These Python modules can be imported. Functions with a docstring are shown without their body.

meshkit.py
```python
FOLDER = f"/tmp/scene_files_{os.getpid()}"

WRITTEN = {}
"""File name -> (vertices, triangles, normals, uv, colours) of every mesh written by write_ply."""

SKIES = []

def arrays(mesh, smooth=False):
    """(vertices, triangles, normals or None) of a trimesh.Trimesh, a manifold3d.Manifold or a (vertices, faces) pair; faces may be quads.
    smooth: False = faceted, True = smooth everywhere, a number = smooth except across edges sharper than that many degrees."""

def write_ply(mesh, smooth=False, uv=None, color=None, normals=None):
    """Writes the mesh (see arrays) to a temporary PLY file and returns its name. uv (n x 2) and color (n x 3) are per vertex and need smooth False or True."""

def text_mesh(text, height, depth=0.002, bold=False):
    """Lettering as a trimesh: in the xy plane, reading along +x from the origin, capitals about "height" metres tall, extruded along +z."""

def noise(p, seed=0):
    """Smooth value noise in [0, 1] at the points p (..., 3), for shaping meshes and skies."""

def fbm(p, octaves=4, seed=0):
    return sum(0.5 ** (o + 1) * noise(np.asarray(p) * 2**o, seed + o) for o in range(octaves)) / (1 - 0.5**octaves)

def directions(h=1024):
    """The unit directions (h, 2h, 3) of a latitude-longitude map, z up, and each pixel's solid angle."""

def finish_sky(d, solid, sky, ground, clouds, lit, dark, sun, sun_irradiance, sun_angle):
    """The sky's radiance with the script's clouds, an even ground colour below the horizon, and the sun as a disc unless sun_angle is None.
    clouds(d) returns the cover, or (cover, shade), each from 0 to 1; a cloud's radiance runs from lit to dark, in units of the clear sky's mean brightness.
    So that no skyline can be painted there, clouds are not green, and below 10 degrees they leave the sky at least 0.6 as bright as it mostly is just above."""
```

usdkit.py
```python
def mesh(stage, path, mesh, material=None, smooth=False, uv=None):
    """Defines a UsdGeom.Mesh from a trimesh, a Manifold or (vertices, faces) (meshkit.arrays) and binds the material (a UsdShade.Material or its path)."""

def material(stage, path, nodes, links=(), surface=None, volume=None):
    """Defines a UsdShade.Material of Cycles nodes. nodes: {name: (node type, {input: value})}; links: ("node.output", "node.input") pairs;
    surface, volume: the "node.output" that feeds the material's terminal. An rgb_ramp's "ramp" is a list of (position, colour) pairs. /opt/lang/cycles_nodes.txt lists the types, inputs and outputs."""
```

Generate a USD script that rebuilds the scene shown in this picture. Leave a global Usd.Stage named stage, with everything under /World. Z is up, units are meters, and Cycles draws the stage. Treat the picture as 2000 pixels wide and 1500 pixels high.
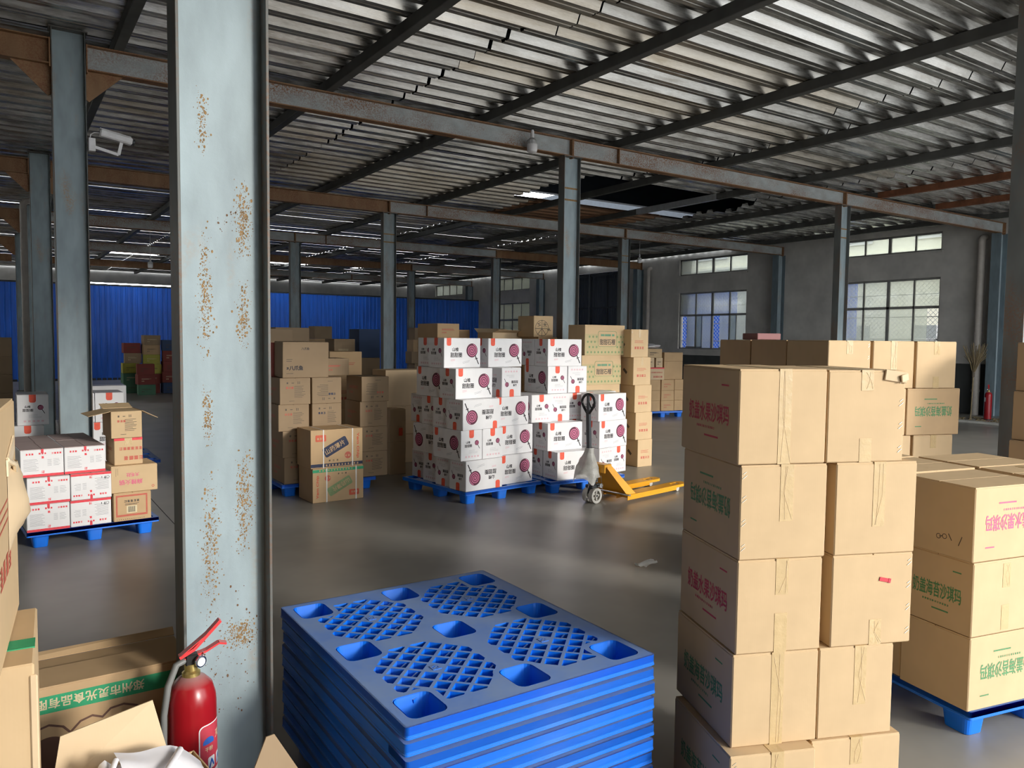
import glob, math, random
import numpy as np
import trimesh
import usdkit
from pxr import Usd, UsdGeom, UsdLux, UsdShade, Gf, Sdf
from PIL import Image, ImageDraw, ImageFont
from shapely import affinity, box as sbox, union_all
from shapely.geometry import Polygon, LineString, Point, MultiPolygon

stage = Usd.Stage.CreateInMemory()
UsdGeom.SetStageUpAxis(stage, UsdGeom.Tokens.z)
UsdGeom.SetStageMetersPerUnit(stage, 1.0)
UsdGeom.Xform.Define(stage, '/World')

# ------------------------------------------------------------------ camera, sky, sun, exposure
# World axes follow the building: +x along the roof beams, +y away from the open loading side.
EYE = 1.75
cam = UsdGeom.Camera.Define(stage, '/World/camera')
F_PX, PITCH, ROLL, YAW = 1504.6, 0.0586371, -0.0109434, 0.9822148
cp, sp = math.cos(PITCH), math.sin(PITCH)
fw, rt, dn = np.array([0, cp, -sp]), np.array([1.0, 0, 0]), np.array([0, -sp, -cp])
cr, sr = math.cos(ROLL), math.sin(ROLL)
rt, dn = cr * rt + sr * dn, -sr * rt + cr * dn
B = np.array([[math.sin(YAW), math.cos(YAW), 0], [-math.cos(YAW), math.sin(YAW), 0], [0, 0, 1]])
R = np.stack([B @ rt, B @ -dn, B @ -fw])
M4 = np.eye(4); M4[:3, :3] = R; M4[3, :3] = [0, 0, EYE]
cam.AddTransformOp().Set(Gf.Matrix4d(M4.tolist()))
cam.CreateHorizontalApertureAttr(36.0); cam.CreateVerticalApertureAttr(27.0)
cam.CreateFocalLengthAttr(36.0 * F_PX / 2000.0)
cam.CreateClippingRangeAttr(Gf.Vec2f(0.05, 400))
cam.CreateExposureAttr(0.0)

sky = UsdLux.DomeLight.Define(stage, '/World/sky')
sky.CreateIntensityAttr(1.0); sky.CreateColorAttr(Gf.Vec3f(0.93, 0.97, 1.0)); sky.CreateExposureAttr(0.5)
sun = UsdLux.DistantLight.Define(stage, '/World/sun')
sun.CreateIntensityAttr(1.0); sun.CreateExposureAttr(-0.45); sun.CreateAngleAttr(10.0); sun.CreateNormalizeAttr(True); sun.CreateColorAttr(Gf.Vec3f(1.0, 0.95, 0.86))
SUN_AZ, SUN_EL = math.radians(24), math.radians(15.5)      # low hazy sun, from the open side and to the right
sd = np.array([math.sin(SUN_AZ) * math.cos(SUN_EL), -math.cos(SUN_AZ) * math.cos(SUN_EL), math.sin(SUN_EL)])
sx = np.cross([0, 0, 1], sd); sx /= np.linalg.norm(sx)
ms = np.eye(4); ms[0, :3] = sx; ms[1, :3] = np.cross(sd, sx); ms[2, :3] = sd
sun.AddTransformOp().Set(Gf.Matrix4d(ms.tolist()))

# ------------------------------------------------------------------ materials
LK = {}
def mat(name, col, rough=0.6, metal=0.0, var=0.12, scale=6.0, bump=0.0, bscale=60.0, spec=0.5, col2=None, stretch=None, nodes=None, links=None, **kw):
    """principled material whose colour varies a little with noise (col -> col2)"""
    if name in LK: return LK[name]
    c = np.array(col, float)
    c2 = np.array(col2, float) if col2 is not None else c * (1 - var)
    c1 = c if col2 is not None else np.minimum(c * (1 + var), 0.95)
    N = {'tc': ('texture_coordinate', {}), 'mp': ('mapping', {'scale': stretch or (1, 1, 1)}),
         'n': ('noise_texture', {'scale': scale, 'detail': 4.0, 'roughness': 0.6}),
         'r': ('rgb_ramp', {'ramp': [(0.3, tuple(c2)), (0.7, tuple(c1))]}),
         'p': ('principled_bsdf', {'roughness': rough, 'metallic': metal, 'specular_ior_level': spec, **kw})}
    L = [('tc.object', 'mp.vector'), ('mp.vector', 'n.vector'), ('n.fac', 'r.fac'), ('r.color', 'p.base_color')]
    if bump:
        N['bn'] = ('noise_texture', {'scale': bscale, 'detail': 3.0}); N['b'] = ('bump', {'strength': bump, 'distance': 0.004})
        L += [('mp.vector', 'bn.vector'), ('bn.fac', 'b.height'), ('b.normal', 'p.normal')]
    if nodes: N.update(nodes)
    if links: L = [l for l in L if l[1] not in {k[1] for k in links}] + links
    LK[name] = usdkit.material(stage, '/World/Looks/' + name, N, L, surface='p.BSDF')
    return LK[name]

def noise_nodes(which): return which
# cardboard of several tones: fine vertical flutes in the bump
def card(name, col, rough=0.75):
    return mat(name, col, rough, var=0.07, scale=3.0, spec=0.3,
               nodes={'w': ('wave_texture', {'scale': 40.0, 'distortion': 1.0, 'detail': 1.0}), 'bn': ('noise_texture', {'scale': 14.0, 'detail': 4.0}),
                      'mx': ('math', {'math_type': 'multiply_add', 'value2': 0.02}), 'b': ('bump', {'strength': 0.18, 'distance': 0.004})},
               links=[('mp.vector', 'w.vector'), ('mp.vector', 'bn.vector'), ('w.fac', 'mx.value1'), ('bn.fac', 'mx.value3'), ('mx.value', 'b.height'), ('b.normal', 'p.normal')])
CARD = card('kraft_card', (0.60, 0.43, 0.25)); CARD_W = card('kraft_warm', (0.53, 0.36, 0.20)); CARD_D = card('kraft_dull_shaded', (0.33, 0.235, 0.145)); CARD_Q = card('kraft_muted', (0.40, 0.28, 0.175)); CARD_P = card('kraft_pale', (0.66, 0.50, 0.32))  # CARD_D: dull kraft with shade put into its darker colour
CARD_R = card('kraft_red', (0.48, 0.14, 0.12)); CARD_Y = card('carton_yellow', (0.42, 0.40, 0.08)); CARD_G = card('carton_green', (0.10, 0.22, 0.14)); CARD_N = card('carton_navy', (0.05, 0.08, 0.16)); CARD_M = card('carton_maroon', (0.25, 0.06, 0.05)); CARD_K = card('carton_mauve', (0.46, 0.36, 0.35)); CARD_PK = card('carton_dusty_pink', (0.30, 0.15, 0.15))
WHITE = mat('white_card', (0.74, 0.73, 0.74), 0.42, var=0.03, spec=0.5, bump=0.15, bscale=8.0, coat_weight=0.15, coat_roughness=0.2)
def ink(name, col, rough=0.6): return mat('ink_' + name, col, rough, var=0.10, scale=25.0)
I_BLACK = ink('black', (0.025, 0.02, 0.025)); I_PLUM = ink('plum', (0.10, 0.015, 0.04)); I_PINK = ink('pink', (0.55, 0.14, 0.26)); I_ORANGE = ink('orange', (0.80, 0.10, 0.05)); I_PALE = ink('pale_pink', (0.74, 0.52, 0.56)); I_GREY = ink('grey', (0.42, 0.42, 0.44))
I_RED = ink('red', (0.55, 0.05, 0.08)); I_GREEN = ink('green', (0.10, 0.26, 0.11)); I_MAG = ink('magenta', (0.66, 0.12, 0.22)); I_LETT = ink('faded_red', (0.50, 0.11, 0.07)); I_NAVY = ink('navy', (0.016, 0.024, 0.065)); I_VERM = ink('vermilion', (0.60, 0.10, 0.045)); I_SAGE = ink('sage', (0.22, 0.30, 0.13)); I_BROWN = ink('brown', (0.14, 0.07, 0.05)); I_TEAL = ink('tape_green', (0.03, 0.33, 0.15)); I_CREAM = ink('cream', (0.66, 0.55, 0.35)); I_GOLD = ink('amber', (0.75, 0.38, 0.04)); I_DARK = ink('dark_brown', (0.10, 0.075, 0.05)); I_REDB = ink('bright_red', (0.72, 0.05, 0.07)); I_BLUE = ink('label_blue', (0.03, 0.12, 0.5)); I_WHITE = ink('white', (0.8, 0.8, 0.82))
TAPE = mat('packing_tape', (0.585, 0.42, 0.215), 0.25, var=0.06, scale=20, spec=0.6, bump=0.5, bscale=30.0)
TAPE_W = mat('tape_glint', (0.90, 0.74, 0.52), 0.2, var=0.05, bump=0.6, bscale=40.0)  # pale colour stands for light glinting on the film
STEEL_ST = mat('staple', (0.7, 0.66, 0.58), 0.3, 0.6)
STRAP = mat('white_strap', (0.78, 0.77, 0.74), 0.4)

def dusty(name, col, dust, rough, amount):
    """coloured plastic with pale dust that has settled on the faces that look up"""
    if name in LK: return LK[name]
    N = {'g': ('geometry', {}), 'sx': ('separate_xyz', {}), 'tc': ('texture_coordinate', {}), 'n': ('noise_texture', {'scale': 5.0, 'detail': 6.0, 'roughness': 0.65}),
         'r': ('rgb_ramp', {'ramp': [(0.25, (0.55, 0.55, 0.55)), (0.65, (1, 1, 1))]}), 'm': ('map_range', {'from_min': 0.5, 'from_max': 1.0, 'to_min': 0.0, 'to_max': amount, 'clamp': True}),
         'k': ('math', {'math_type': 'multiply'}), 'ca': ('color', {'value': col}), 'cb': ('color', {'value': dust}), 'n2': ('noise_texture', {'scale': 3.0, 'detail': 5.0}), 'r2': ('rgb_ramp', {'ramp': [(0.52, (0, 0, 0)), (0.75, (0.10, 0.10, 0.10))]}),
         'add': ('math', {'math_type': 'maximum'}), 'mx': ('mix', {'mix_type': 'mix'}), 'p': ('principled_bsdf', {'roughness': rough, 'specular_ior_level': 0.5})}
    L = [('g.normal', 'sx.vector'), ('tc.object', 'n.vector'), ('tc.object', 'n2.vector'), ('n.fac', 'r.fac'), ('n2.fac', 'r2.fac'), ('sx.z', 'm.value'), ('m.result', 'k.value1'), ('r.color', 'k.value2'), ('k.value', 'add.value1'), ('r2.color', 'add.value2'),
         ('add.value', 'mx.fac'), ('ca.color', 'mx.color1'), ('cb.color', 'mx.color2'), ('mx.color', 'p.base_color')]
    LK[name] = usdkit.material(stage, '/World/Looks/' + name, N, L, surface='p.BSDF')
    return LK[name]
BLUE = dusty('blue_plastic', (0.003, 0.17, 0.80), (0.34, 0.44, 0.60), 0.42, 0.72)

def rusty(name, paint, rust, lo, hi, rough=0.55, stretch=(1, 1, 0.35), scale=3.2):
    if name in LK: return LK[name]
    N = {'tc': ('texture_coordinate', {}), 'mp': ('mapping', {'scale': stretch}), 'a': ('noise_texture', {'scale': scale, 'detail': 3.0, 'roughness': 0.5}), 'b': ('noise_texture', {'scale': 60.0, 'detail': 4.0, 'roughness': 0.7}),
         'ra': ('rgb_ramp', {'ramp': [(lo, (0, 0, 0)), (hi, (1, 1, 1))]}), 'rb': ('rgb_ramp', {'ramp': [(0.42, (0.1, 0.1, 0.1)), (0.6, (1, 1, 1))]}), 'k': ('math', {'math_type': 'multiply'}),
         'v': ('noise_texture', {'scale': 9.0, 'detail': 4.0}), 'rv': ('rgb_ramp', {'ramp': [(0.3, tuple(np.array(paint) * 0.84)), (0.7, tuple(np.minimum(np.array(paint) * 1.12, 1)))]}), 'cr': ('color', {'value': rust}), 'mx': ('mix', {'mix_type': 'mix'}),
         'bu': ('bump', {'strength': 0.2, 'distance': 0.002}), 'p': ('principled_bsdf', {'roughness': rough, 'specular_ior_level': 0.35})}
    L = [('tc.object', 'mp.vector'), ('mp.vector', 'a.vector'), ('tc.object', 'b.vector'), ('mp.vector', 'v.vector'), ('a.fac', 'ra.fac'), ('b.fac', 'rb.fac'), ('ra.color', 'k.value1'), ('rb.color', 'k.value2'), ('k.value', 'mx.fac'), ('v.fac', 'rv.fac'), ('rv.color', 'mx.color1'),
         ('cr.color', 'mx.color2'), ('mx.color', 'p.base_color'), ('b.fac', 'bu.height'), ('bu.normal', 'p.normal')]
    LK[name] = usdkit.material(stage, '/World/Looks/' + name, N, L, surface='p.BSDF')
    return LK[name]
PAINT = rusty('column_paint', (0.30, 0.37, 0.40), (0.40, 0.22, 0.06), 0.56, 0.70)
FLANGE = rusty('column_flange_shaded', (0.13, 0.14, 0.135), (0.20, 0.085, 0.03), 0.45, 0.72)  # darker than the webs: shade on the side faces put into the paint
RUST = mat('rust_patch', (0.26, 0.16, 0.07), 0.9, var=0.4, scale=60)
BEAM = rusty('beam_paint', (0.40, 0.44, 0.45), (0.24, 0.11, 0.05), 0.36, 0.62, stretch=(0.5, 1, 1), scale=2.2)
BEAM_R = rusty('beam_rust', (0.30, 0.17, 0.085), (0.20, 0.08, 0.035), 0.35, 0.6)
PURLIN = mat('purlin_grey', (0.085, 0.088, 0.085), 0.6, var=0.25, scale=4)
PURLIN_R = mat('purlin_rust', (0.20, 0.075, 0.035), 0.7, var=0.3, scale=5)

def deck_mat(name, lo, hi, rough):
    if name in LK: return LK[name]
    N = {'tc': ('texture_coordinate', {}), 'oi': ('object_info', {}), 'mp': ('mapping', {'scale': (0.35, 3.0, 3.0)}), 'n': ('noise_texture', {'scale': 4.0, 'detail': 5.0, 'roughness': 0.65}), 'r': ('rgb_ramp', {'ramp': [(0.25, lo), (0.72, hi)]}),
         'g': ('geometry', {}), 's': ('separate_xyz', {}), 'ab': ('math', {'math_type': 'absolute'}), 'mk': ('map_range', {'from_min': 0.55, 'from_max': 0.75, 'to_min': 0.0, 'to_max': 1.0, 'clamp': True}),
         'w': ('wave_texture', {'scale': 7.0, 'bands_direction': 'diagonal', 'profile': 'saw'}), 'k': ('math', {'math_type': 'multiply'}), 'bn': ('noise_texture', {'scale': 2.2, 'detail': 2.0}), 'ad': ('math', {'math_type': 'multiply_add', 'value2': 0.35}),
         'b': ('bump', {'strength': 0.55, 'distance': 0.012}), 'rr': ('map_range', {'from_min': 0.3, 'from_max': 0.7, 'to_min': rough, 'to_max': rough + 0.22, 'clamp': True}), 'p': ('principled_bsdf', {'metallic': 0.92})}
    L = [('tc.object', 'mp.vector'), ('mp.vector', 'n.vector'), ('n.fac', 'r.fac'), ('r.color', 'p.base_color'), ('g.true_normal', 's.vector'), ('s.y', 'ab.value1'), ('ab.value', 'mk.value'), ('mk.result', 'k.value1'), ('tc.object', 'w.vector'), ('w.fac', 'k.value2'),
         ('tc.object', 'bn.vector'), ('k.value', 'ad.value1'), ('bn.fac', 'ad.value3'), ('ad.value', 'b.height'), ('b.normal', 'p.normal'), ('n.fac', 'rr.value'), ('rr.result', 'p.roughness')]
    LK[name] = usdkit.material(stage, '/World/Looks/' + name, N, L, surface='p.BSDF')
    return LK[name]
DECK = [deck_mat('galvanised_a', (0.34, 0.32, 0.29), (0.78, 0.79, 0.79), 0.15), deck_mat('galvanised_b', (0.26, 0.245, 0.22), (0.70, 0.70, 0.69), 0.20), deck_mat('galvanised_c', (0.38, 0.33, 0.26), (0.72, 0.69, 0.64), 0.24)]
DECK_RUST = deck_mat('galvanised_rust', (0.22, 0.10, 0.05), (0.46, 0.30, 0.20), 0.5)

FLOOR = mat('concrete_floor', (0.33, 0.315, 0.285), 0.34, scale=1.3, col2=(0.25, 0.24, 0.215), bump=0.06, bscale=30, spec=0.45)
GROUND = mat('yard_concrete', (0.42, 0.41, 0.39), 0.8, scale=0.8, var=0.1)
CEMENT = mat('cement_render', (0.64, 0.62, 0.585), 0.9, scale=1.4, col2=(0.45, 0.44, 0.42), bump=0.3, bscale=18)
DADO = mat('wall_dado', (0.055, 0.06, 0.06), 0.8, scale=2, var=0.2)
BLUEWALL = mat('blue_sheet', (0.008, 0.12, 0.62), 0.4, var=0.22, scale=2.0, stretch=(3, 1, 0.3), spec=0.5)
ALU = mat('window_frame_alu', (0.28, 0.28, 0.27), 0.4, 0.5)
REVEAL = mat('window_reveal', (0.48, 0.46, 0.43), 0.85, var=0.1)
GALV = mat('galvanised_plain', (0.55, 0.57, 0.60), 0.4, 0.7)
PVC = mat('pvc_pipe', (0.50, 0.46, 0.42), 0.5, var=0.1)
BLACKP = mat('black_plastic', (0.02, 0.02, 0.02), 0.4)
DARKM = mat('dark_metal', (0.06, 0.065, 0.07), 0.4, 0.5)
CHROME = mat('chrome', (0.75, 0.75, 0.76), 0.15, 1.0)
YELLOW = mat('jack_yellow', (0.80, 0.36, 0.015), 0.35, var=0.08, bump=0.05)
NYLON = mat('wheel_nylon', (0.55, 0.53, 0.48), 0.45)
EXT_RED = dusty('extinguisher_red', (0.33, 0.008, 0.014), (0.42, 0.34, 0.32), 0.28, 0.8)
LEVER = dusty('lever_red', (0.80, 0.045, 0.05), (0.55, 0.35, 0.33), 0.4, 0.6)
HOSE = mat('hose_grey', (0.17, 0.175, 0.17), 0.5)
BRASS = mat('brass', (0.55, 0.42, 0.15), 0.35, 0.8)
PLASTIC_W = mat('white_plastic', (0.78, 0.77, 0.78), 0.4)
FILM = mat('plastic_film', (0.80, 0.79, 0.82), 0.25, var=0.08, bump=0.5, bscale=12, transmission_weight=0.0)
BAG = mat('bag_plastic', (0.74, 0.72, 0.75), 0.32, var=0.06, scale=4, bump=0.6, bscale=9)
WRAP = mat('cloudy_wrap', (0.62, 0.60, 0.55), 0.35, var=0.2, scale=12, bump=0.8, bscale=25, alpha=0.8)
STRAW = mat('dry_straw', (0.26, 0.20, 0.11), 0.9, var=0.3)
BEIGE = mat('outside_render', (0.80, 0.77, 0.64), 0.9, var=0.06)
OUTBLUE = mat('outside_blue', (0.02, 0.12, 0.62), 0.5, var=0.1)
GATE = mat('gate_sheet', (0.05, 0.062, 0.075), 0.45, var=0.15, stretch=(1, 1, 0.3))
GATE_F = mat('gate_frame', (0.02, 0.024, 0.03), 0.5)
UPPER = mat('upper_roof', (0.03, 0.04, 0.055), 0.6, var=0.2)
# dusty window pane: mostly see-through, a milky film of dust, a faint reflection
LK['pane'] = usdkit.material(stage, '/World/Looks/pane', {'t': ('transparent_bsdf', {'color': (0.93, 0.96, 0.94)}), 'd': ('translucent_bsdf', {'color': (0.78, 0.80, 0.74)}), 'm1': ('mix_closure', {'fac': 0.30}), 'f': ('fresnel', {'IOR': 1.45}), 'g': ('glossy_bsdf', {'roughness': 0.05}), 'm2': ('mix_closure', {})},
    [('t.BSDF', 'm1.closure1'), ('d.BSDF', 'm1.closure2'), ('m1.closure', 'm2.closure1'), ('g.BSDF', 'm2.closure2'), ('f.fac', 'm2.fac')], surface='m2.closure')
PANE = LK['pane']

# ------------------------------------------------------------------ prim helpers
USED = {}
def path_for(name, parent='/World'):
    k = (str(parent), name); n = USED.get(k, 0); USED[k] = n + 1
    return f'{parent}/{name}' if n == 0 else f'{parent}/{name}_{n:03d}'
LABELS = {}
def setdata(p, label=None, cat=None, group=None, kind=None):
    for k, v in (('label', label), ('category', cat), ('group', group), ('kind', kind)):
        if v: p.SetCustomDataByKey(k, v)
    if label and cat: LABELS.setdefault(label, []).append(str(p.GetPath()))
    return p
def thing(name, label, cat, loc=(0, 0, 0), rz=0.0, group=None, kind=None, tilt=None):
    x = UsdGeom.Xform.Define(stage, path_for(name)); x.AddTranslateOp().Set(Gf.Vec3d(*map(float, loc)))
    if tilt: x.AddRotateXYZOp().Set(Gf.Vec3f(tilt[0], tilt[1], rz))
    elif rz: x.AddRotateZOp().Set(float(rz))
    return setdata(x.GetPrim(), label, cat, group, kind)
def part(name, mesh, m, parent='/World', smooth=False, label=None, kind=None):
    par = parent if isinstance(parent, str) else str(parent.GetPath())
    p = usdkit.mesh(stage, path_for(name, par), mesh, m, smooth=smooth).GetPrim()
    return setdata(p, label, None, None, kind)
def struct(name, mesh, m, label=None, smooth=False):
    return setdata(usdkit.mesh(stage, path_for(name), mesh, m, smooth=smooth).GetPrim(), label, None, None, 'structure')
def copy_of(proto, name, label, cat, loc, rz=0.0, group=None):
    x = UsdGeom.Xform.Define(stage, path_for(name)); p = x.GetPrim()
    p.GetReferences().AddInternalReference(proto); p.SetInstanceable(True)
    x.AddTranslateOp().Set(Gf.Vec3d(*map(float, loc)))
    if rz: x.AddRotateZOp().Set(float(rz))
    return setdata(p, label, cat, group)
cat_ = trimesh.util.concatenate
def bx(x0, y0, z0, x1, y1, z1):
    m = trimesh.creation.box([x1 - x0, y1 - y0, z1 - z0]); m.apply_translation([(x0 + x1) / 2, (y0 + y1) / 2, (z0 + z1) / 2]); return m
def bevel_box(x0, y0, z0, x1, y1, z1, b=0.004):
    """a box with chamfered edges"""
    v = []
    for X in ((x0, 1), (x1, -1)):
        for Y in ((y0, 1), (y1, -1)):
            for Z in ((z0, 1), (z1, -1)):
                v += [(X[0], Y[0] + Y[1] * b, Z[0] + Z[1] * b), (X[0] + X[1] * b, Y[0], Z[0] + Z[1] * b), (X[0] + X[1] * b, Y[0] + Y[1] * b, Z[0])]
    return trimesh.Trimesh(np.array(v)).convex_hull
def bar(a, b, w, h, up=(0, 0, 1)):
    a, b = np.array(a, float), np.array(b, float); d = b - a; L = np.linalg.norm(d); d /= L
    s = np.cross(d, up); s = s / np.linalg.norm(s) if np.linalg.norm(s) > 1e-6 else np.array([1.0, 0, 0]); u = np.cross(s, d)
    m = trimesh.creation.box([L, w, h]); T = np.eye(4); T[:3, 0], T[:3, 1], T[:3, 2], T[:3, 3] = d, s, u, (a + b) / 2
    m.apply_transform(T); return m
def tube(pts, r, n=10, caps=True):
    pts = np.asarray(pts, float); r = np.full(len(pts), r) if np.ndim(r) == 0 else np.asarray(r)
    t = np.gradient(pts, axis=0); t /= np.linalg.norm(t, axis=1)[:, None]
    ref = np.array([0, 0, 1.0]) if abs(t[0][2]) < 0.9 else np.array([1.0, 0, 0]); V = []
    s = np.cross(t[0], ref); s /= np.linalg.norm(s)
    for i in range(len(pts)):
        s = s - t[i] * (s @ t[i]); s /= np.linalg.norm(s); u = np.cross(t[i], s)
        a = np.linspace(0, 2 * np.pi, n, endpoint=False)
        V.append(pts[i] + r[i] * (np.cos(a)[:, None] * s + np.sin(a)[:, None] * u))
    V = np.vstack(V); Fc = []
    for i in range(len(pts) - 1):
        for k in range(n):
            p, q = i * n + k, i * n + (k + 1) % n; Fc += [(p, q, q + n), (p, q + n, p + n)]
    if caps:
        V = np.vstack([V, pts[0], pts[-1]]); c0, c1 = len(V) - 2, len(V) - 1
        for k in range(n): Fc += [(c0, (k + 1) % n, k), (c1, (len(pts) - 1) * n + k, (len(pts) - 1) * n + (k + 1) % n)]
    return trimesh.Trimesh(V, Fc, process=False)
def lathe(prof, n=24): return trimesh.creation.revolve(np.array(prof, float), sections=n)
def place(m, loc=(0, 0, 0), rz=0, ry=0, rx=0):
    T = trimesh.transformations.euler_matrix(math.radians(rx), math.radians(ry), math.radians(rz)); T[:3, 3] = loc; m.apply_transform(T); return m
def flat(geom):
    out = []
    for g in getattr(geom, 'geoms', [geom]):
        if isinstance(g, Polygon) and not g.is_empty and g.area > 1e-9:
            v, f = trimesh.creation.triangulate_polygon(g, engine='earcut'); out.append((v, f))
    V, Fc, n = [], [], 0
    for v, f in out: V.append(np.c_[v, np.zeros(len(v))]); Fc.append(f + n); n += len(v)
    return trimesh.Trimesh(np.vstack(V), np.vstack(Fc), process=False) if V else None
def extr(geom, h):
    return cat_([trimesh.creation.extrude_polygon(g, h, engine='earcut') for g in getattr(geom, 'geoms', [geom]) if g.area > 1e-9])

# ------------------------------------------------------------------ flat print: lettering and marks
FONTS = glob.glob('/opt/blender-*/*/datafiles/fonts/Noto Sans CJK Regular.woff2'); LATIN = glob.glob('/opt/blender-*/*/datafiles/fonts/Inter.woff2')
FC, GC = {}, {}
def letters(text, h, bold=0, latin=False):
    """lettering as shapely polygons: lower left at the origin, about h tall"""
    key = (text, bold, latin)
    if key not in GC:
        if latin not in FC: FC[latin] = ImageFont.truetype((LATIN if latin else FONTS)[0], 48)
        f = FC[latin]; x0, y0, x1, y1 = f.getbbox(text, anchor='ls', stroke_width=bold)
        im = Image.new('L', (int(x1 - x0 + 8), int(y1 - y0 + 8)))
        ImageDraw.Draw(im).text((4 - x0, 4 - y0), text, 255, f, anchor='ls', stroke_width=bold)
        on = np.pad(np.asarray(im) > 127, ((0, 0), (1, 1))).astype(np.int8); d = np.diff(on, axis=1)
        rows, st = np.nonzero(d == 1); en = np.nonzero(d == -1)[1]
        g = union_all(sbox(st, -rows - 1, en, -rows)).buffer(0.4).buffer(-0.4).simplify(0.6)
        a = g.bounds; GC[key] = affinity.translate(g, -a[0], -a[1])
    g = GC[key]; s = h / g.bounds[3]
    return affinity.scale(g, s, s, origin=(0, 0))
def at(g, x, y, rot=0): return affinity.translate(affinity.rotate(g, rot, origin=(0, 0)), x, y)
def rr(x0, y0, x1, y1, r): return sbox(x0 + r, y0 + r, x1 - r, y1 - r).buffer(r, quad_segs=4)
def lines(x0, y0, x1, y1, n, t, seed=0, ragged=0.35):
    """rows of print too small to read"""
    rg = random.Random(seed); out = []
    for i in range(n):
        y = y1 - (i + 0.5) * (y1 - y0) / n; out.append(sbox(x0, y - t / 2, x1 - rg.random() * ragged * (x1 - x0), y + t / 2))
    return union_all(out)
def marks(x, y, n, s, gap, seed=0):
    """a short row of blurred characters"""
    rg = random.Random(seed); out = []
    for i in range(n):
        cx = x + i * (s + gap)
        out += [sbox(cx, y + s * k / 4 - s * .05, cx + s * (0.7 + 0.3 * rg.random()), y + s * k / 4 + s * .07) for k in range(4)] + [sbox(cx + s * rg.choice((.1, .35, .6)), y - .05 * s, cx + s * rg.choice((.75, .85)), y + .85 * s)]
    return union_all(out)
def spiral(cx, cy, r, turns, w):
    a = np.linspace(0.6, turns * 2 * np.pi, int(turns * 16)); q = r * a / a[-1]
    return LineString(np.c_[cx + q * np.cos(a), cy + q * np.sin(a)]).buffer(w / 2, quad_segs=2)
def on_face(geom, face, w, d, h, up=False, eps=0.0006):
    """puts a 2-D print on a carton's face: front (-y), left (-x), right (+x) or top"""
    fw_ = w if face in ('front', 'top') else d; fh = d if face == 'top' else h
    if up: geom = affinity.rotate(geom, 180, origin=(fw_ / 2, fh / 2))
    geom = geom.intersection(sbox(0, 0, fw_, fh))
    m = flat(geom)
    if m is None: return None
    u, v = m.vertices[:, 0].copy(), m.vertices[:, 1].copy(); o = np.zeros_like(u)
    m.vertices = {'front': np.c_[u, o - eps, v], 'left': np.c_[o - eps, d - u, v], 'right': np.c_[o + w + eps, u, v], 'top': np.c_[u, v, o + h + eps]}[face]
    return m

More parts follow.
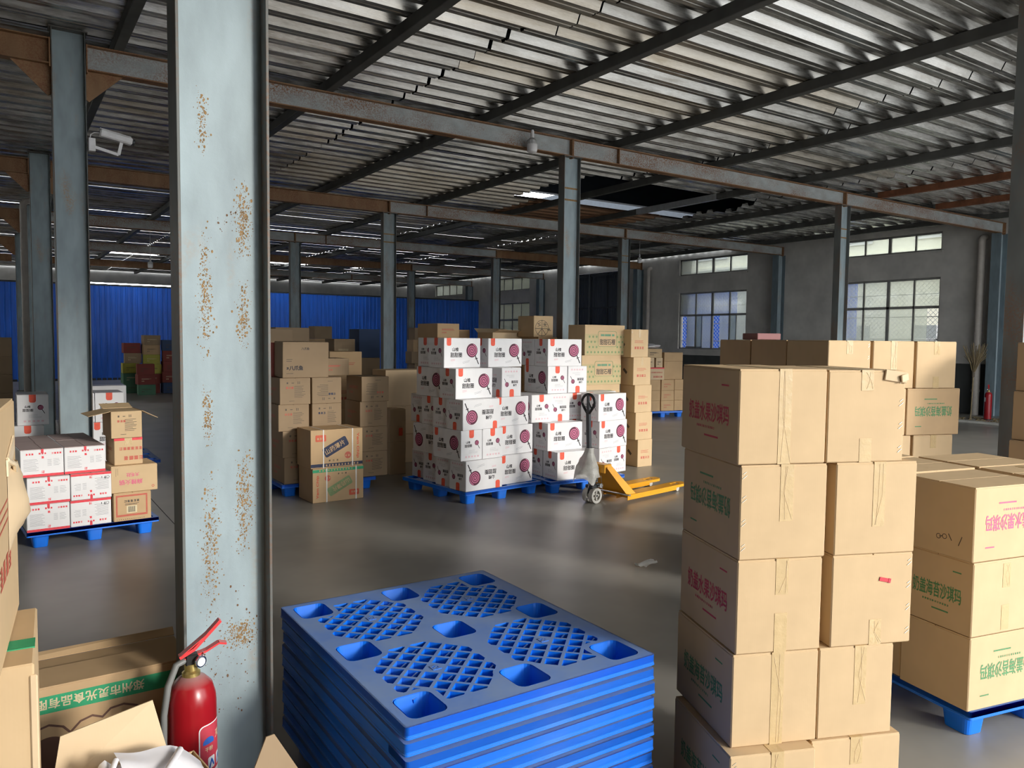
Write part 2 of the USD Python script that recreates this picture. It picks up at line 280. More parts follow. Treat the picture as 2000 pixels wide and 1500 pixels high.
# prints of the carton kinds: face size -> [(part name, polygon, material)]
def p_lolly_long(w, h):
    r = 0.24 * h; cx, cy = 0.76 * w, 0.58 * h
    tag = rr(0.07 * w, 0.74 * h, 0.19 * w, 1.05 * h, 0.02).intersection(sbox(0, 0, w, h))
    txt = union_all([at(letters('山楂', 0.135 * h, 1), 0.22 * w, 0.55 * h), at(letters('甜甜圈', 0.165 * h, 1), 0.17 * w, 0.345 * h)])
    stick = union_all([LineString([(cx + .62 * r, cy - .78 * r), (0.945 * w, 0.12 * h)]).buffer(0.006), LineString([(0.865 * w, 0.33 * h), (0.90 * w, 0.27 * h)]).buffer(0.005), LineString([(0.855 * w, 0.285 * h), (0.915 * w, 0.315 * h)]).buffer(0.004)])
    small = union_all([affinity.rotate(lines(0.5 * w, 0.15 * h, 0.73 * w, 0.23 * h, 2, 0.0035, 3), 12), sbox(0.72 * w, 0.5 * h, 0.7201 * w, 0.5001 * h)])
    return [('red_tag', tag, I_ORANGE), ('lettering', txt, I_BLACK), ('lollipop_disc', Point(cx, cy).buffer(r, quad_segs=10), I_PLUM), ('lollipop_swirl', spiral(cx, cy, r * 0.88, 3.2, r * 0.15), I_PINK, 2), ('lollipop_stick', stick, I_BLACK),
            ('small_print', small, I_GREY), ('script_line', affinity.rotate(lines(0.18 * w, 0.22 * h, 0.33 * w, 0.29 * h, 2, 0.006, 5), 4), I_PALE)]
def p_lolly_short(w, h):
    r = 0.085 * h; cx, cy = 0.74 * w, 0.575 * h
    return [('red_tag', rr(0.38 * w, 0.74 * h, 0.60 * w, 1.05 * h, 0.02).intersection(sbox(0, 0, w, h)), I_ORANGE), ('lettering', union_all([at(letters('山楂', 0.085 * h, 1), 0.24 * w, 0.565 * h), at(letters('甜甜圈', 0.10 * h, 1), 0.17 * w, 0.44 * h)]), I_BLACK),
            ('lollipop_disc', Point(cx, cy).buffer(r, quad_segs=6), I_PLUM), ('lollipop_swirl', spiral(cx, cy, r * 0.85, 2.2, r * 0.16), I_PINK, 2), ('lollipop_stick', LineString([(cx + .5 * r, cy - .85 * r), (0.87 * w, 0.38 * h)]).buffer(0.003), I_BLACK),
            ('small_print', lines(0.36 * w, 0.23 * h, 0.78 * w, 0.36 * h, 4, 0.002, 2), I_GREY), ('care_marks', union_all([rr((0.2 + .14 * i) * w, 0.10 * h, (0.28 + .14 * i) * w, 0.16 * h, 0.004) for i in range(5)]), I_PALE)]
def p_saqima(main, colour):
    def f(w, h):
        t = letters(main, 0.165 * h, 1); s = 0.70 * w / t.bounds[2]; t = affinity.scale(t, s, 0.225 * h / t.bounds[3], origin=(0, 0))
        return [('lettering', at(t, 0.15 * w, 0.38 * h), colour), ('small_print', union_all([marks(0.30 * w, 0.31 * h, 11, 0.030 * h, 0.008 * w, 4), lines(0.44 * w, 0.21 * h, 0.8 * w, 0.245 * h, 1, 0.007, 2), lines(0.72 * w, 0.80 * h, 0.9 * w, 0.83 * h, 1, 0.006, 2)]), colour)]
    return f
SAQ_RED, SAQ_GREEN = p_saqima('奶盖水果沙琪玛', I_RED), p_saqima('奶盖海苔沙琪玛', I_GREEN)
SAQ_PINK = p_saqima('奶盖水果沙琪玛', I_MAG)
def p_hotpot(w, h, flip=False, hand=None):
    o = [('red_band', sbox(0, 0, w, 0.09 * h), I_REDB), ('small_print', union_all([lines(0.07 * w, 0.2 * h, 0.42 * w, 0.66 * h, 9, 0.0035, 7), lines(0.62 * w, 0.36 * h, 0.72 * w, 0.62 * h, 6, 0.003, 8, .1), lines(0.76 * w, 0.36 * h, 0.92 * w, 0.64 * h, 6, 0.003, 9)]), I_GREY),
         ('red_lettering', union_all([marks(0.12 * w, 0.80 * h, 3, 0.075 * h, 0.012 * w, 1), marks(0.42 * w, 0.81 * h, 3, 0.07 * h, 0.012 * w, 2), marks(0.72 * w, 0.80 * h, 4, 0.07 * h, 0.010 * w, 3)]), I_REDB),
         ('tape_print', union_all([sbox(0.475 * w, 0.84 * h, 0.535 * w, h), marks(0.48 * w, 0.12 * h, 1, 0.10 * h, 0, 5), marks(0.485 * w, 0.66 * h, 1, 0.09 * h, 0, 6)]), I_REDB)]
    if hand: o.append(('handwriting', union_all([LineString([(hand * w, .24 * h), ((hand + .03) * w, .24 * h), ((hand + .015) * w, .17 * h)]).buffer(.003), Point((hand - .05) * w, .2 * h).buffer(.012).difference(Point((hand - .05) * w, .2 * h).buffer(.0095)), LineString([((hand + .1) * w, .17 * h), ((hand + .1) * w, .23 * h)]).buffer(.002)]), I_BLACK))
    return o
def p_plain(seed, col=None):
    def f(w, h):
        rg = random.Random(seed)
        return [('small_print', union_all([lines((0.42 + .1 * rg.random()) * w, 0.25 * h, 0.84 * w, 0.72 * h, 9, 0.004, seed), lines(0.3 * w, 0.12 * h, 0.5 * w, 0.16 * h, 1, 0.004, seed)]), I_DARK), ('stamp', marks(0.2 * w, 0.60 * h, 3, 0.09 * h, 0.01 * w, seed), col or I_LETT),
                ('care_marks', union_all([sbox(0.22 * w, 0.78 * h, 0.27 * w, 0.85 * h), sbox(0.38 * w, 0.80 * h, 0.46 * w, 0.825 * h), sbox(0.58 * w, 0.77 * h, 0.60 * w, 0.87 * h), sbox(0.63 * w, 0.77 * h, 0.65 * w, 0.87 * h)]), I_DARK)]
    return f
def p_yam(colour, pill):
    def f(w, h):
        bandt = marks(0.22 * w, 0.045 * h, 12, 0.055 * h, 0.022 * w, 3)
        name = affinity.translate(affinity.rotate(letters('山药薄片', 0.15 * h, 1), 27, origin=(0, 0)), 0.30 * w, 0.33 * h)
        pl = affinity.translate(affinity.rotate(rr(-0.03 * w, -0.06 * h, 0.47 * w, 0.21 * h, 0.05 * h), 27, origin=(0, 0)), 0.30 * w, 0.33 * h)
        yt = affinity.rotate(letters('Yam Chip', 0.085 * h, 2, True), -90, origin=(0, 0)); b = yt.bounds; yt = affinity.scale(yt, 1.0, 0.68 * h / (b[3] - b[1]), origin=(0, 0)); b = yt.bounds; yt = affinity.translate(yt, 0.875 * w - b[0], 0.20 * h - b[1])
        return [('colour_band', sbox(0, 0.03 * h, w, 0.115 * h).difference(bandt), colour), ('name_plate', pl.difference(name), pill), ('lettering', yt, I_VERM), ('logo', rr(0.09 * w, 0.70 * h, 0.29 * w, 0.87 * h, 0.01).difference(marks(0.12 * w, 0.75 * h, 3, 0.06 * h, 0.008 * w, 2)), I_VERM),
                ('flavour_mark', union_all([marks(0.34 * w, 0.17 * h, 3, 0.05 * h, 0.04 * w, 9)]), I_DARK), ('round_mark', Point(0.71 * w, 0.30 * h).buffer(0.09 * h).difference(marks(0.66 * w, 0.27 * h, 2, 0.05 * h, 0.01, 4)), I_LETT)]
    return f
def p_octo(w, h):
    return [('lettering', union_all([at(letters('八爪鱼', 0.135 * h, 2), 0.14 * w, 0.21 * h), at(letters('八爪鱼', 0.075 * h, 1), 0.40 * w, 0.78 * h), marks(0.08 * w, 0.24 * h, 1, 0.07 * h, 0, 1)]), I_BLACK), ('small_print', union_all([lines(0.08 * w, 0.44 * h, 0.22 * w, 0.54 * h, 2, 0.006, 3), lines(0.08 * w, 0.10 * h, 0.24 * w, 0.14 * h, 1, 0.005, 3)]), I_DARK)]
def p_dots(w, h):
    dots = union_all([Point((0.07 + 0.087 * i + (0.043 if j % 2 else 0)) * w, (0.10 + 0.17 * j) * h).buffer(0.022 * w, quad_segs=4) for i in range(11) for j in range(4) if not (0.30 < 0.07 + 0.087 * i + (0.043 if j % 2 else 0) < 0.80 and j >= 1)])
    return [('green_field', sbox(0, 0, w, 0.70 * h).difference(rr(0.32 * w, 0.28 * h, 0.79 * w, 0.80 * h, 0.03)), mat('ink_pale_sage', (0.52, 0.42, 0.22), 0.7, var=.05)), ('dots', dots, I_SAGE, 2), ('name_frame', rr(0.32 * w, 0.28 * h, 0.79 * w, 0.80 * h, 0.03).difference(rr(0.33 * w, 0.295 * h, 0.78 * w, 0.785 * h, 0.026)), I_SAGE, 3),
            ('lettering', at(affinity.scale(letters('甜甜石榴', 0.2 * h, 1), 0.85, 1, origin=(0, 0)), 0.365 * w, 0.34 * h), I_DARK), ('green_bar', union_all([sbox(0.39 * w, 0.63 * h, 0.48 * w, 0.70 * h), sbox(0.49 * w, 0.63 * h, 0.64 * w, 0.70 * h), sbox(0.67 * w, 0.63 * h, 0.73 * w, 0.70 * h)]), mat('ink_jade', (0.13, 0.30, 0.17), .6))]
def p_frame(w, h):
    return [('red_frame', sbox(.06 * w, .16 * h, .90 * w, .92 * h).difference(sbox(.10 * w, .23 * h, .86 * w, .86 * h)), I_LETT), ('old_label', union_all([marks(.28 * w, .66 * h, 5, .09 * h, .01 * w, 5), lines(.3 * w, .55 * h, .7 * w, .62 * h, 2, .004, 3)]), I_DARK), ('barcode', union_all([sbox((.38 + .018 * i) * w, .30 * h, (.38 + .018 * i + .009) * w, .50 * h) for i in range(11)]), I_BLACK, 2), ('barcode_label', sbox(.34 * w, .27 * h, .62 * w, .53 * h), I_CREAM), ('small_print', marks(.08 * w, .05 * h, 14, .03 * h, .03 * w, 7), I_DARK)]
def p_hotpotbox(w, h):
    return [('lettering', affinity.rotate(union_all([at(letters('麻辣火锅', .20 * h, 1), .33 * w, .52 * h), at(letters('大毛肚', .15 * h, 1), .40 * w, .28 * h)]), 180, origin=(w / 2, h / 2)), I_MAG), ('round_mark', Point(.90 * w, .16 * h).buffer(.03 * w).difference(Point(.90 * w, .16 * h).buffer(.018 * w)), I_LETT), ('edge_lines', union_all([sbox(.10 * w, .62 * h, .105 * w, .92 * h), sbox(.14 * w, .66 * h, .145 * w, .92 * h)]), I_DARK)]
def p_circle(w, h):
    c = Point(.42 * w, .42 * h); R_ = .38 * h
    ring = c.buffer(R_, quad_segs=10).difference(c.buffer(R_ * .94, quad_segs=10))
    return [('round_logo', union_all([ring, LineString([(.42 * w - R_, .40 * h), (.42 * w + R_, .40 * h)]).buffer(.004), LineString([(.42 * w, .42 * h - R_), (.42 * w, .42 * h + R_)]).buffer(.004), at(letters('禾', .24 * h), .46 * w, .46 * h), LineString([(.2 * w, .5 * h), (.35 * w, .56 * h), (.2 * w, .62 * h), (.35 * w, .68 * h)]).buffer(.004), LineString([(.42 * w, .4 * h), (.2 * w, .12 * h)]).buffer(.004), LineString([(.42 * w, .4 * h), (.62 * w, .12 * h)]).buffer(.004)]), I_DARK), ('small_print', lines(.70 * w, .3 * h, .9 * w, .42 * h, 3, .008, 2), I_DARK)]
def p_text(txt, col, x, y, hh):
    def f(w, h): return [('lettering', at(letters(txt, hh * h, 1), x * w, y * h), col)]
    return f
def p_redrow(w, h): return [('red_band', sbox(0, .90 * h, w, h), I_REDB), ('red_lettering', union_all([marks(.18 * w, .55 * h, 8, .12 * h, .012 * w, 3), marks(.34 * w, .18 * h, 5, .16 * h, .01 * w, 4)]), I_LETT)]
def p_marks(seed, n=5, col=None):
    def f(w, h): return [('print', union_all([marks(.2 * w, .30 * h, n, .10 * h, .02 * w, seed), lines(.2 * w, .5 * h, .8 * w, .62 * h, 3, .005, seed)]), col or I_LETT)]
    return f

# ------------------------------------------------------------------ cartons
def carton(name, label, cat, x, y, z, yaw, w, d, h, m=None, front=None, left=None, right=None, top=None, fup=False, lup=False, tape=None, staples=None, group=None, flaps=None, straps=False, tilt=None, seam=True, topmat=None, rows=1):
    m = m or CARD
    t = thing(name, label, cat, (x, y, z), yaw, group, tilt=tilt)
    e = 0.0015
    body = bevel_box(0, 0, 0, w, d, h - (0.004 if seam and not flaps else 0), 0.004)
    part('body', body, m, t)
    if seam and not flaps:                                    # the two top flaps meet along the middle
        along_x = w >= d; g = 0.0025
        if along_x: fl = [bx(0.003, 0.003, h - 0.005, w - 0.003, d / 2 - g, h), bx(0.003, d / 2 + g, h - 0.005, w - 0.003, d - 0.003, h)]
        else: fl = [bx(0.003, 0.003, h - 0.005, w / 2 - g, d - 0.003, h), bx(w / 2 + g, 0.003, h - 0.005, w - 0.003, d - 0.003, h)]
        for q in fl: part('top_flap', q, topmat or m, t)
    if flaps:
        for (a, b, c, dd) in flaps:                            # hinge a-b, free edge c-dd: a cardboard leaf with thickness
            a, b, c, dd = map(np.array, (a, b, c, dd)); n = np.cross(b - a, dd - a); n = n / np.linalg.norm(n) * 0.004
            part('flap', trimesh.Trimesh(np.array([a, b, c, dd, a + n, b + n, c + n, dd + n], float)).convex_hull, m, t)
    for face, pr, up in (('front', front, fup), ('left', left, lup), ('right', right, False), ('top', top, False)):
        if pr is None: continue
        fw_ = w if face in ('front', 'top') else d; fh = d if face == 'top' else h
        for k in pr(fw_, fh):
            msh = on_face(k[1], face, w, d, h, up, 0.0004 + 0.0004 * (k[3] if len(k) > 3 else 1))
            if msh is not None: part(k[0], msh, k[2], t)
    if tape:                                                   # (centre, half width, [(z0, z1), ...]) strips on the front, running over the top edge
        cx, hw, spans = tape
        ms = [bx(cx * w - hw, -0.0012, a * h, cx * w + hw, 0.001, b * h) for a, b in spans]
        if any(b >= 0.99 for a, b in spans): ms.append(bx(cx * w - hw, -0.001, h - 0.001, cx * w + hw, d * 0.9, h + 0.0012))
        for q in ms: part('tape', q, TAPE, t)
        rg = random.Random(int(1000 * (x + y + z)))
        for a, b in spans[:1]:                                 # wrinkles in the film, their bright glints put in as pale colour
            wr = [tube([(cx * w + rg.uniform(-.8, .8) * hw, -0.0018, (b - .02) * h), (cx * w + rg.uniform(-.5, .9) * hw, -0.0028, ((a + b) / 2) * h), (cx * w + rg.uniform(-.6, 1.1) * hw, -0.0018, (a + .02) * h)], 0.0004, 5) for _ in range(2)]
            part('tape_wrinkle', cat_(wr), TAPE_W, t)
    if staples:                                                # wire stitches down a corner of the front
        for sxp in staples:
            for zz in (0.12, 0.38, 0.63, 0.88):
                part('staple', cat_([bar((sxp * w - .008, -0.001, zz * h - .006), (sxp * w + .008, -0.001, zz * h + .006), .002, .002), bar((sxp * w - .006, -0.001, zz * h + .010), (sxp * w + .006, -0.001, zz * h + .018), .002, .002)]), STEEL_ST, t)
    if straps:
        for f in straps:
            part('strap', cat_([bx(f * w - .006, -.002, 0, f * w + .006, .0005, h), bx(f * w - .006, -.002, h - .0005, f * w + .006, d, h + .002), bx(f * w - .006, d - .0005, 0, f * w + .006, d + .002, h)]), STRAP, t)
    return t
def in_frame(P, yaw, u, v):
    c, s = math.cos(math.radians(yaw)), math.sin(math.radians(yaw)); return P[0] + u * c - v * s, P[1] + u * s + v * c

# ------------------------------------------------------------------ the building
XS, ROWS = [0.65, 7.0, 13.7, 20.3], [2.8, 9.03, 15.3, 21.55, 27.8, 34.0]
Z_BEAM, H_BEAM, Z_DECK = 4.40, 0.25, 4.775
XW = 20.2
struct('floor', bx(-8, -2.8, -0.15, 20.6, 42, 0), FLOOR, 'grey dusty concrete warehouse floor')
struct('ground', bx(-60, -60, -0.3, 70, 90, -0.155), GROUND, 'pale concrete yard outside the building')
struct('yard_slab', bx(-30, -40, -0.154, 40, -2.8, -0.02), GROUND, 'pale concrete apron in front of the open side')

# corrugated steel decking seen from below, sheet by sheet (two ribs of 344 mm each)
PITCH_D = 0.344
PROFILE = [(0.0, 0.0), (0.052, 0.0), (0.058, 0.007), (0.072, 0.007), (0.078, 0.0), (0.128, 0.0), (0.168, 0.076), (0.236, 0.076), (0.246, 0.070), (0.256, 0.076), (0.300, 0.076), (0.340, 0.0), (0.344, 0.0)]
PY = np.array([p[0] + k * PITCH_D for k in (0, 1) for p in PROFILE[:-1]] + [2 * PITCH_D + 0.018]); PZ = np.array([p[1] for k in (0, 1) for p in PROFILE[:-1]] + [0.0])
def sheet(x0, x1, sag=0.0):
    """one profiled sheet, 0.9 mm steel folded at both edges so that it is a closed shell"""
    n = len(PY); xs = np.array([x0, (x0 + x1) / 2, x1]); V, Fc = [], []
    for t in (0.0, 0.0012):
        for i, x in enumerate(xs): V += [(x, y, z + t - (sag if i == 1 else 0)) for y, z in zip(PY, PZ)]
    N = 3 * n
    for i in range(2):
        for j in range(n - 1):
            a, b, c, d = i * n + j, (i + 1) * n + j, (i + 1) * n + j + 1, i * n + j + 1
            Fc += [(a, d, c), (a, c, b), (N + a, N + b, N + c), (N + a, N + c, N + d)]
    return trimesh.Trimesh(np.array(V), Fc, process=False)
ceil = UsdGeom.Xform.Define(stage, path_for('ceiling')).GetPrim(); setdata(ceil, 'profiled steel deck ceiling on grey purlins', None, None, 'structure')
rg = random.Random(5)
y = -2.6; k = 0
while y < 41.0:
    j2 = 9.35 if y < 6.3 else 10.2 if y < 9.4 else 9.9
    segs = [(-5.0, 4.5 + (0.22 if y < 6 else -0.12)), (4.5 + (0.22 if y < 6 else -0.12), j2), (j2, 13.75), (13.75, 20.15)]
    if 10.9 < y + .3 < 13.9:                                  # the stair opening to the floor above
        segs = [(-5.0, 4.4), (4.4, 9.2 + .05 * (k % 3)), (14.1 + 0.25 * (k % 2), 20.15)]
    if 31.0 < y < 32.4: segs = [(-5.0, 3.4), (5.2, 9.2), (11.0, 12.6), (13.4, 20.15)]
    for a, b in segs:
        dz = rg.uniform(0, 0.012); m = sheet(a, b - rg.uniform(0.0, 0.05), rg.uniform(0, 0.012))
        m.apply_translation([0, y, Z_DECK + dz])
        T = trimesh.transformations.rotation_matrix(math.radians(rg.uniform(-0.7, 0.7)), [1, 0, 0], [a, y + .34, Z_DECK]); m.apply_transform(T)
        if not (a > 8.5 and b < 14.3 and 13.7 < y < 15.4): part('deck_sheet', m, DECK[rg.choice((0, 0, 1, 1, 2))], ceil)
        else: part('deck_sheet', m, DECK_RUST, ceil, label='rust-stained deck sheet beside the stair opening')
    y += 2 * PITCH_D; k += 1
# purlins carry the deck; box sections on top of the beams
for i, px in enumerate([-1.1, 1.1, 3.34, 5.56, 7.92, 10.15, 12.38, 14.85, 17.05, 19.3]):
    spans = [(-2.6, 41.0)]
    w = 0.05
    mt = PURLIN
    if px in (14.85, 17.05): part('purlin', bevel_box(px - w, -2.6, Z_BEAM + H_BEAM, px + w, 9.0, Z_DECK - .002, .006), PURLIN_R, ceil, label='rust-brown purlin'); spans = [(9.0, 41.0)]
    if px == 12.38: part('purlin', bevel_box(px - w - .002, 11.0, Z_BEAM + H_BEAM - .002, px + w + .002, 13.4, Z_DECK - .001, .006), GALV, ceil, label='bright galvanised purlin piece under the stair opening')
    for a, b in spans: part('purlin', bevel_box(px - w, a, Z_BEAM + H_BEAM, px + w, b, Z_DECK - .002, .006), mt, ceil)
def i_beam(x0, x1, yc, z0, h=H_BEAM, b=0.13):
    tf, tw = 0.012, 0.009
    return [bx(x0, yc - b / 2, z0, x1, yc + b / 2, z0 + tf), bx(x0, yc - b / 2, z0 + h - tf, x1, yc + b / 2, z0 + h), bx(x0, yc - tw / 2, z0 + tf, x1, yc + tw / 2, z0 + h - tf)]
def beam(x0, x1, yc, label, m=BEAM, hx=()):
    t = thing('roof_beam', label, 'beam', (x0, yc, Z_BEAM), 0, None, 'thing'); L = x1 - x0
    a, b, c = i_beam(0, L, 0, 0)
    part('bottom_flange', a, BEAM_R, t); part('top_flange', b, BEAM_R, t); part('web', c, m, t)
    for s in hx: part('stiffener', bx(s - x0 - .006, -.06, .012, s - x0 + .006, .06, H_BEAM - .012), BEAM_R, t)
    for e, sg in ((0.0, 1), (L, -1)):                         # end plates
        part('end_plate', bx(e if sg > 0 else e - .012, -.075, -.03, e + .012 if sg > 0 else e, .075, H_BEAM), BEAM_R, t)
    return t
def column(xc, yc, top, label, gusset=False, ring=None, m=PAINT):
    t = thing('steel_column', label, 'column', (xc, yc, 0), 0, None, 'thing')
    h, b, tf, tw = 0.30, 0.14, 0.010, 0.008
    part('web', bx(-h / 2 + tf, -tw / 2, 0.02, h / 2 - tf, tw / 2, top), m, t)
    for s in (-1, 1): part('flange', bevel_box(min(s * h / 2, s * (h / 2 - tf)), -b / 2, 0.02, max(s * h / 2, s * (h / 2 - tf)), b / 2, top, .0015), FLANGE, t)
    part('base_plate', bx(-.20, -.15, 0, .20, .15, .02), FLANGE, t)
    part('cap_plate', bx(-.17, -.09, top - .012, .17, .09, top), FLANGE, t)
    if ring:
        for z in ring: part('weld_scar', cat_([bx(-h / 2 + tf, -.0075, z - .012, h / 2 - tf, -.004, z + .012), bx(-h / 2 + tf, -.0075, z - .18, h / 2 - tf, -.004, z - .155)]), RUST, t)
    if gusset:
        for s in (-1, 1):
            g = extr(Polygon([(0, 0), (0, -.28), (.03, -.30), (.34, 0)]), .012); T = np.eye(4); T[:3, :3] = np.array([[s, 0, 0], [0, 0, 1], [0, 1, 0]]).T if False else np.array([[s, 0, 0], [0, 0, -1], [0, 1, 0]], float); g.apply_transform(T); g.apply_translation([s * h / 2, .006, Z_BEAM]); part('haunch', g, BEAM_R, t)
    return t
for r, yc in enumerate(ROWS):
    rowname = ['over the nearest columns', 'that carries the hanging bulb', 'second beyond the bulb beam', 'third beyond the bulb beam', 'in the dim back of the hall', 'close to the far blue partition'][r]
    lab = [f'rust-edged steel roof beam {rowname}, left end', f'rust-edged steel roof beam {rowname}, left bay', f'rust-edged steel roof beam {rowname}, middle bay', f'rust-edged steel roof beam {rowname}, right bay']
    xs0 = [-5.0] + [x for x in XS]
    for i in range(4):
        a, b = xs0[i], xs0[i + 1]
        if r == 0 and i >= 1: a, b = {1: (0.65, 6.64), 2: (6.64, 13.7), 3: (13.7, 20.3)}[i]
        a2 = a + (.155 if i in (1,) else .003 if i > 1 else 0); b2 = b - (.155 if i in (0, 3) else .003)
        beam(a2, b2, yc, lab[i], BEAM_R if i == 0 or (r >= 2 and (i + r) % 3 == 0) else BEAM, hx=[a2 + .9] if i == 2 else [])
place_names = {(0, 0): 'nearest pale blue-grey steel column with rust patches beside the red extinguisher', (1, 0): 'blue-grey steel column with the security camera, behind the red and white cartons', (2, 0): 'blue-grey column second behind the one with the camera, at the left', (3, 0): 'third blue-grey column in the left row, dim beside the pale pipe', (4, 0): 'fourth column of the left row deep in the dark',
    (0, 1): 'dark steel column at the right picture edge behind the carton stacks', (1, 1): 'grey steel column standing behind the green-dotted cartons', (2, 1): 'dim steel column rising behind the brown carton stacks left of the lollipop cartons', (3, 1): 'dark steel column against the blue partition above the octopus-lettered carton', (4, 1): 'narrow far column in front of the blue partition',
    (1, 2): 'slim steel column in front of the right-hand windows', (2, 2): 'rust-brown topped column left of the first window', (3, 2): 'slim far column above the carton with the round logo', (4, 2): 'faint far column near the right end of the blue partition'}
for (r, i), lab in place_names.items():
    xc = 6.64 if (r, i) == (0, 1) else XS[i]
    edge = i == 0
    column(xc, ROWS[r], Z_DECK - .01 if edge else Z_BEAM - .002, lab, gusset=edge and r > 0, ring=(3.95,) if not edge and r in (1, 2) else None, m=PAINT if edge or r < 2 else rusty('column_paint_shaded', (0.24, 0.29, 0.31), (0.2, .1, .04), .5, .7))  # rear columns: same paint, with the shade of the hall put into its colour
# rust worn through the paint of the nearest column: two ragged vertical runs of pitting
col0 = '/World/steel_column'
rg = random.Random(11)
def pits(spots, seed):
    rg = random.Random(seed); g = []
    for cx, z0, z1, wd, n in spots:
        for _ in range(n * 3):
            zc = rg.triangular(z0, z1); g.append(affinity.scale(Point(rg.gauss(cx, wd * 1.25), zc).buffer(rg.uniform(.0006, .0012) + .0028 * rg.random() ** 4, quad_segs=2), 1, rg.uniform(.8, 1.8)))
    m = flat(union_all(g).intersection(sbox(-.138, 0.03, .138, 4.3))); v = m.vertices
    return trimesh.Trimesh(np.c_[v[:, 0], np.full(len(v), -.0046), v[:, 1]], m.faces, process=False)
part('rust_pitting', pits([(-.055, 2.35, 2.6, .008, 60), (-.055, 1.65, 2.15, .009, 130), (-.05, 1.35, 1.6, .007, 70), (-.045, .75, 1.3, .012, 150), (.075, 2.0, 2.3, .011, 150), (.075, 1.7, 1.95, .009, 80), (.07, .95, 1.35, .012, 170), (.055, .62, .74, .022, 150)], 3), RUST, col0, kind='stuff')
part('rust_pitting', pits([(.02, 2.1, 2.2, .02, 8), (0.0, .3, .9, .05, 40)], 4), mat('old_rust', (.16, .09, .05), .9, var=.3), col0, kind='stuff')

# ---- right wall with windows, sliding gate, dado and pilasters
def wall_pieces(y0, y1, opens, z1=4.87, x0=XW, x1=XW + .24):
    """wall strip along y with rectangular openings (ya, yb, za, zb), as one mesh"""
    g = sbox(y0, 0, y1, z1)
    for o in opens: g = g.difference(sbox(o[0], o[2], o[1], o[3]))
    m = extr(g, x1 - x0); v = m.vertices; m.vertices = np.c_[x0 + v[:, 2], v[:, 0], v[:, 1]]; m.invert(); return m
WINS = [(10.47, 13.35, 1.55, 3.46, 4.13, 4.63), (16.64, 19.65, 1.45, 3.43, 4.02, 4.60), (28.9, 31.9, 1.45, 3.43, 4.0, 4.62), (35.0, 38.0, 1.45, 3.43, 4.0, 4.62)]
opens = [(-1.0, 0, 0, 0)] and []
for w in WINS: opens += [(w[0], w[1], w[2], w[3]), (w[0], w[1], w[4], w[5])]
opens.append((22.5, 26.7, 0, 4.45))
WR = struct('wall_right', wall_pieces(-2.6, 42, opens), CEMENT, 'dark grey cement-rendered wall with windows')
for a, b in ((-2.6, 22.45), (26.75, 41.9)):
    part('dado', bx(XW - .006, a, 0, XW, b, 1.25), DADO, WR)
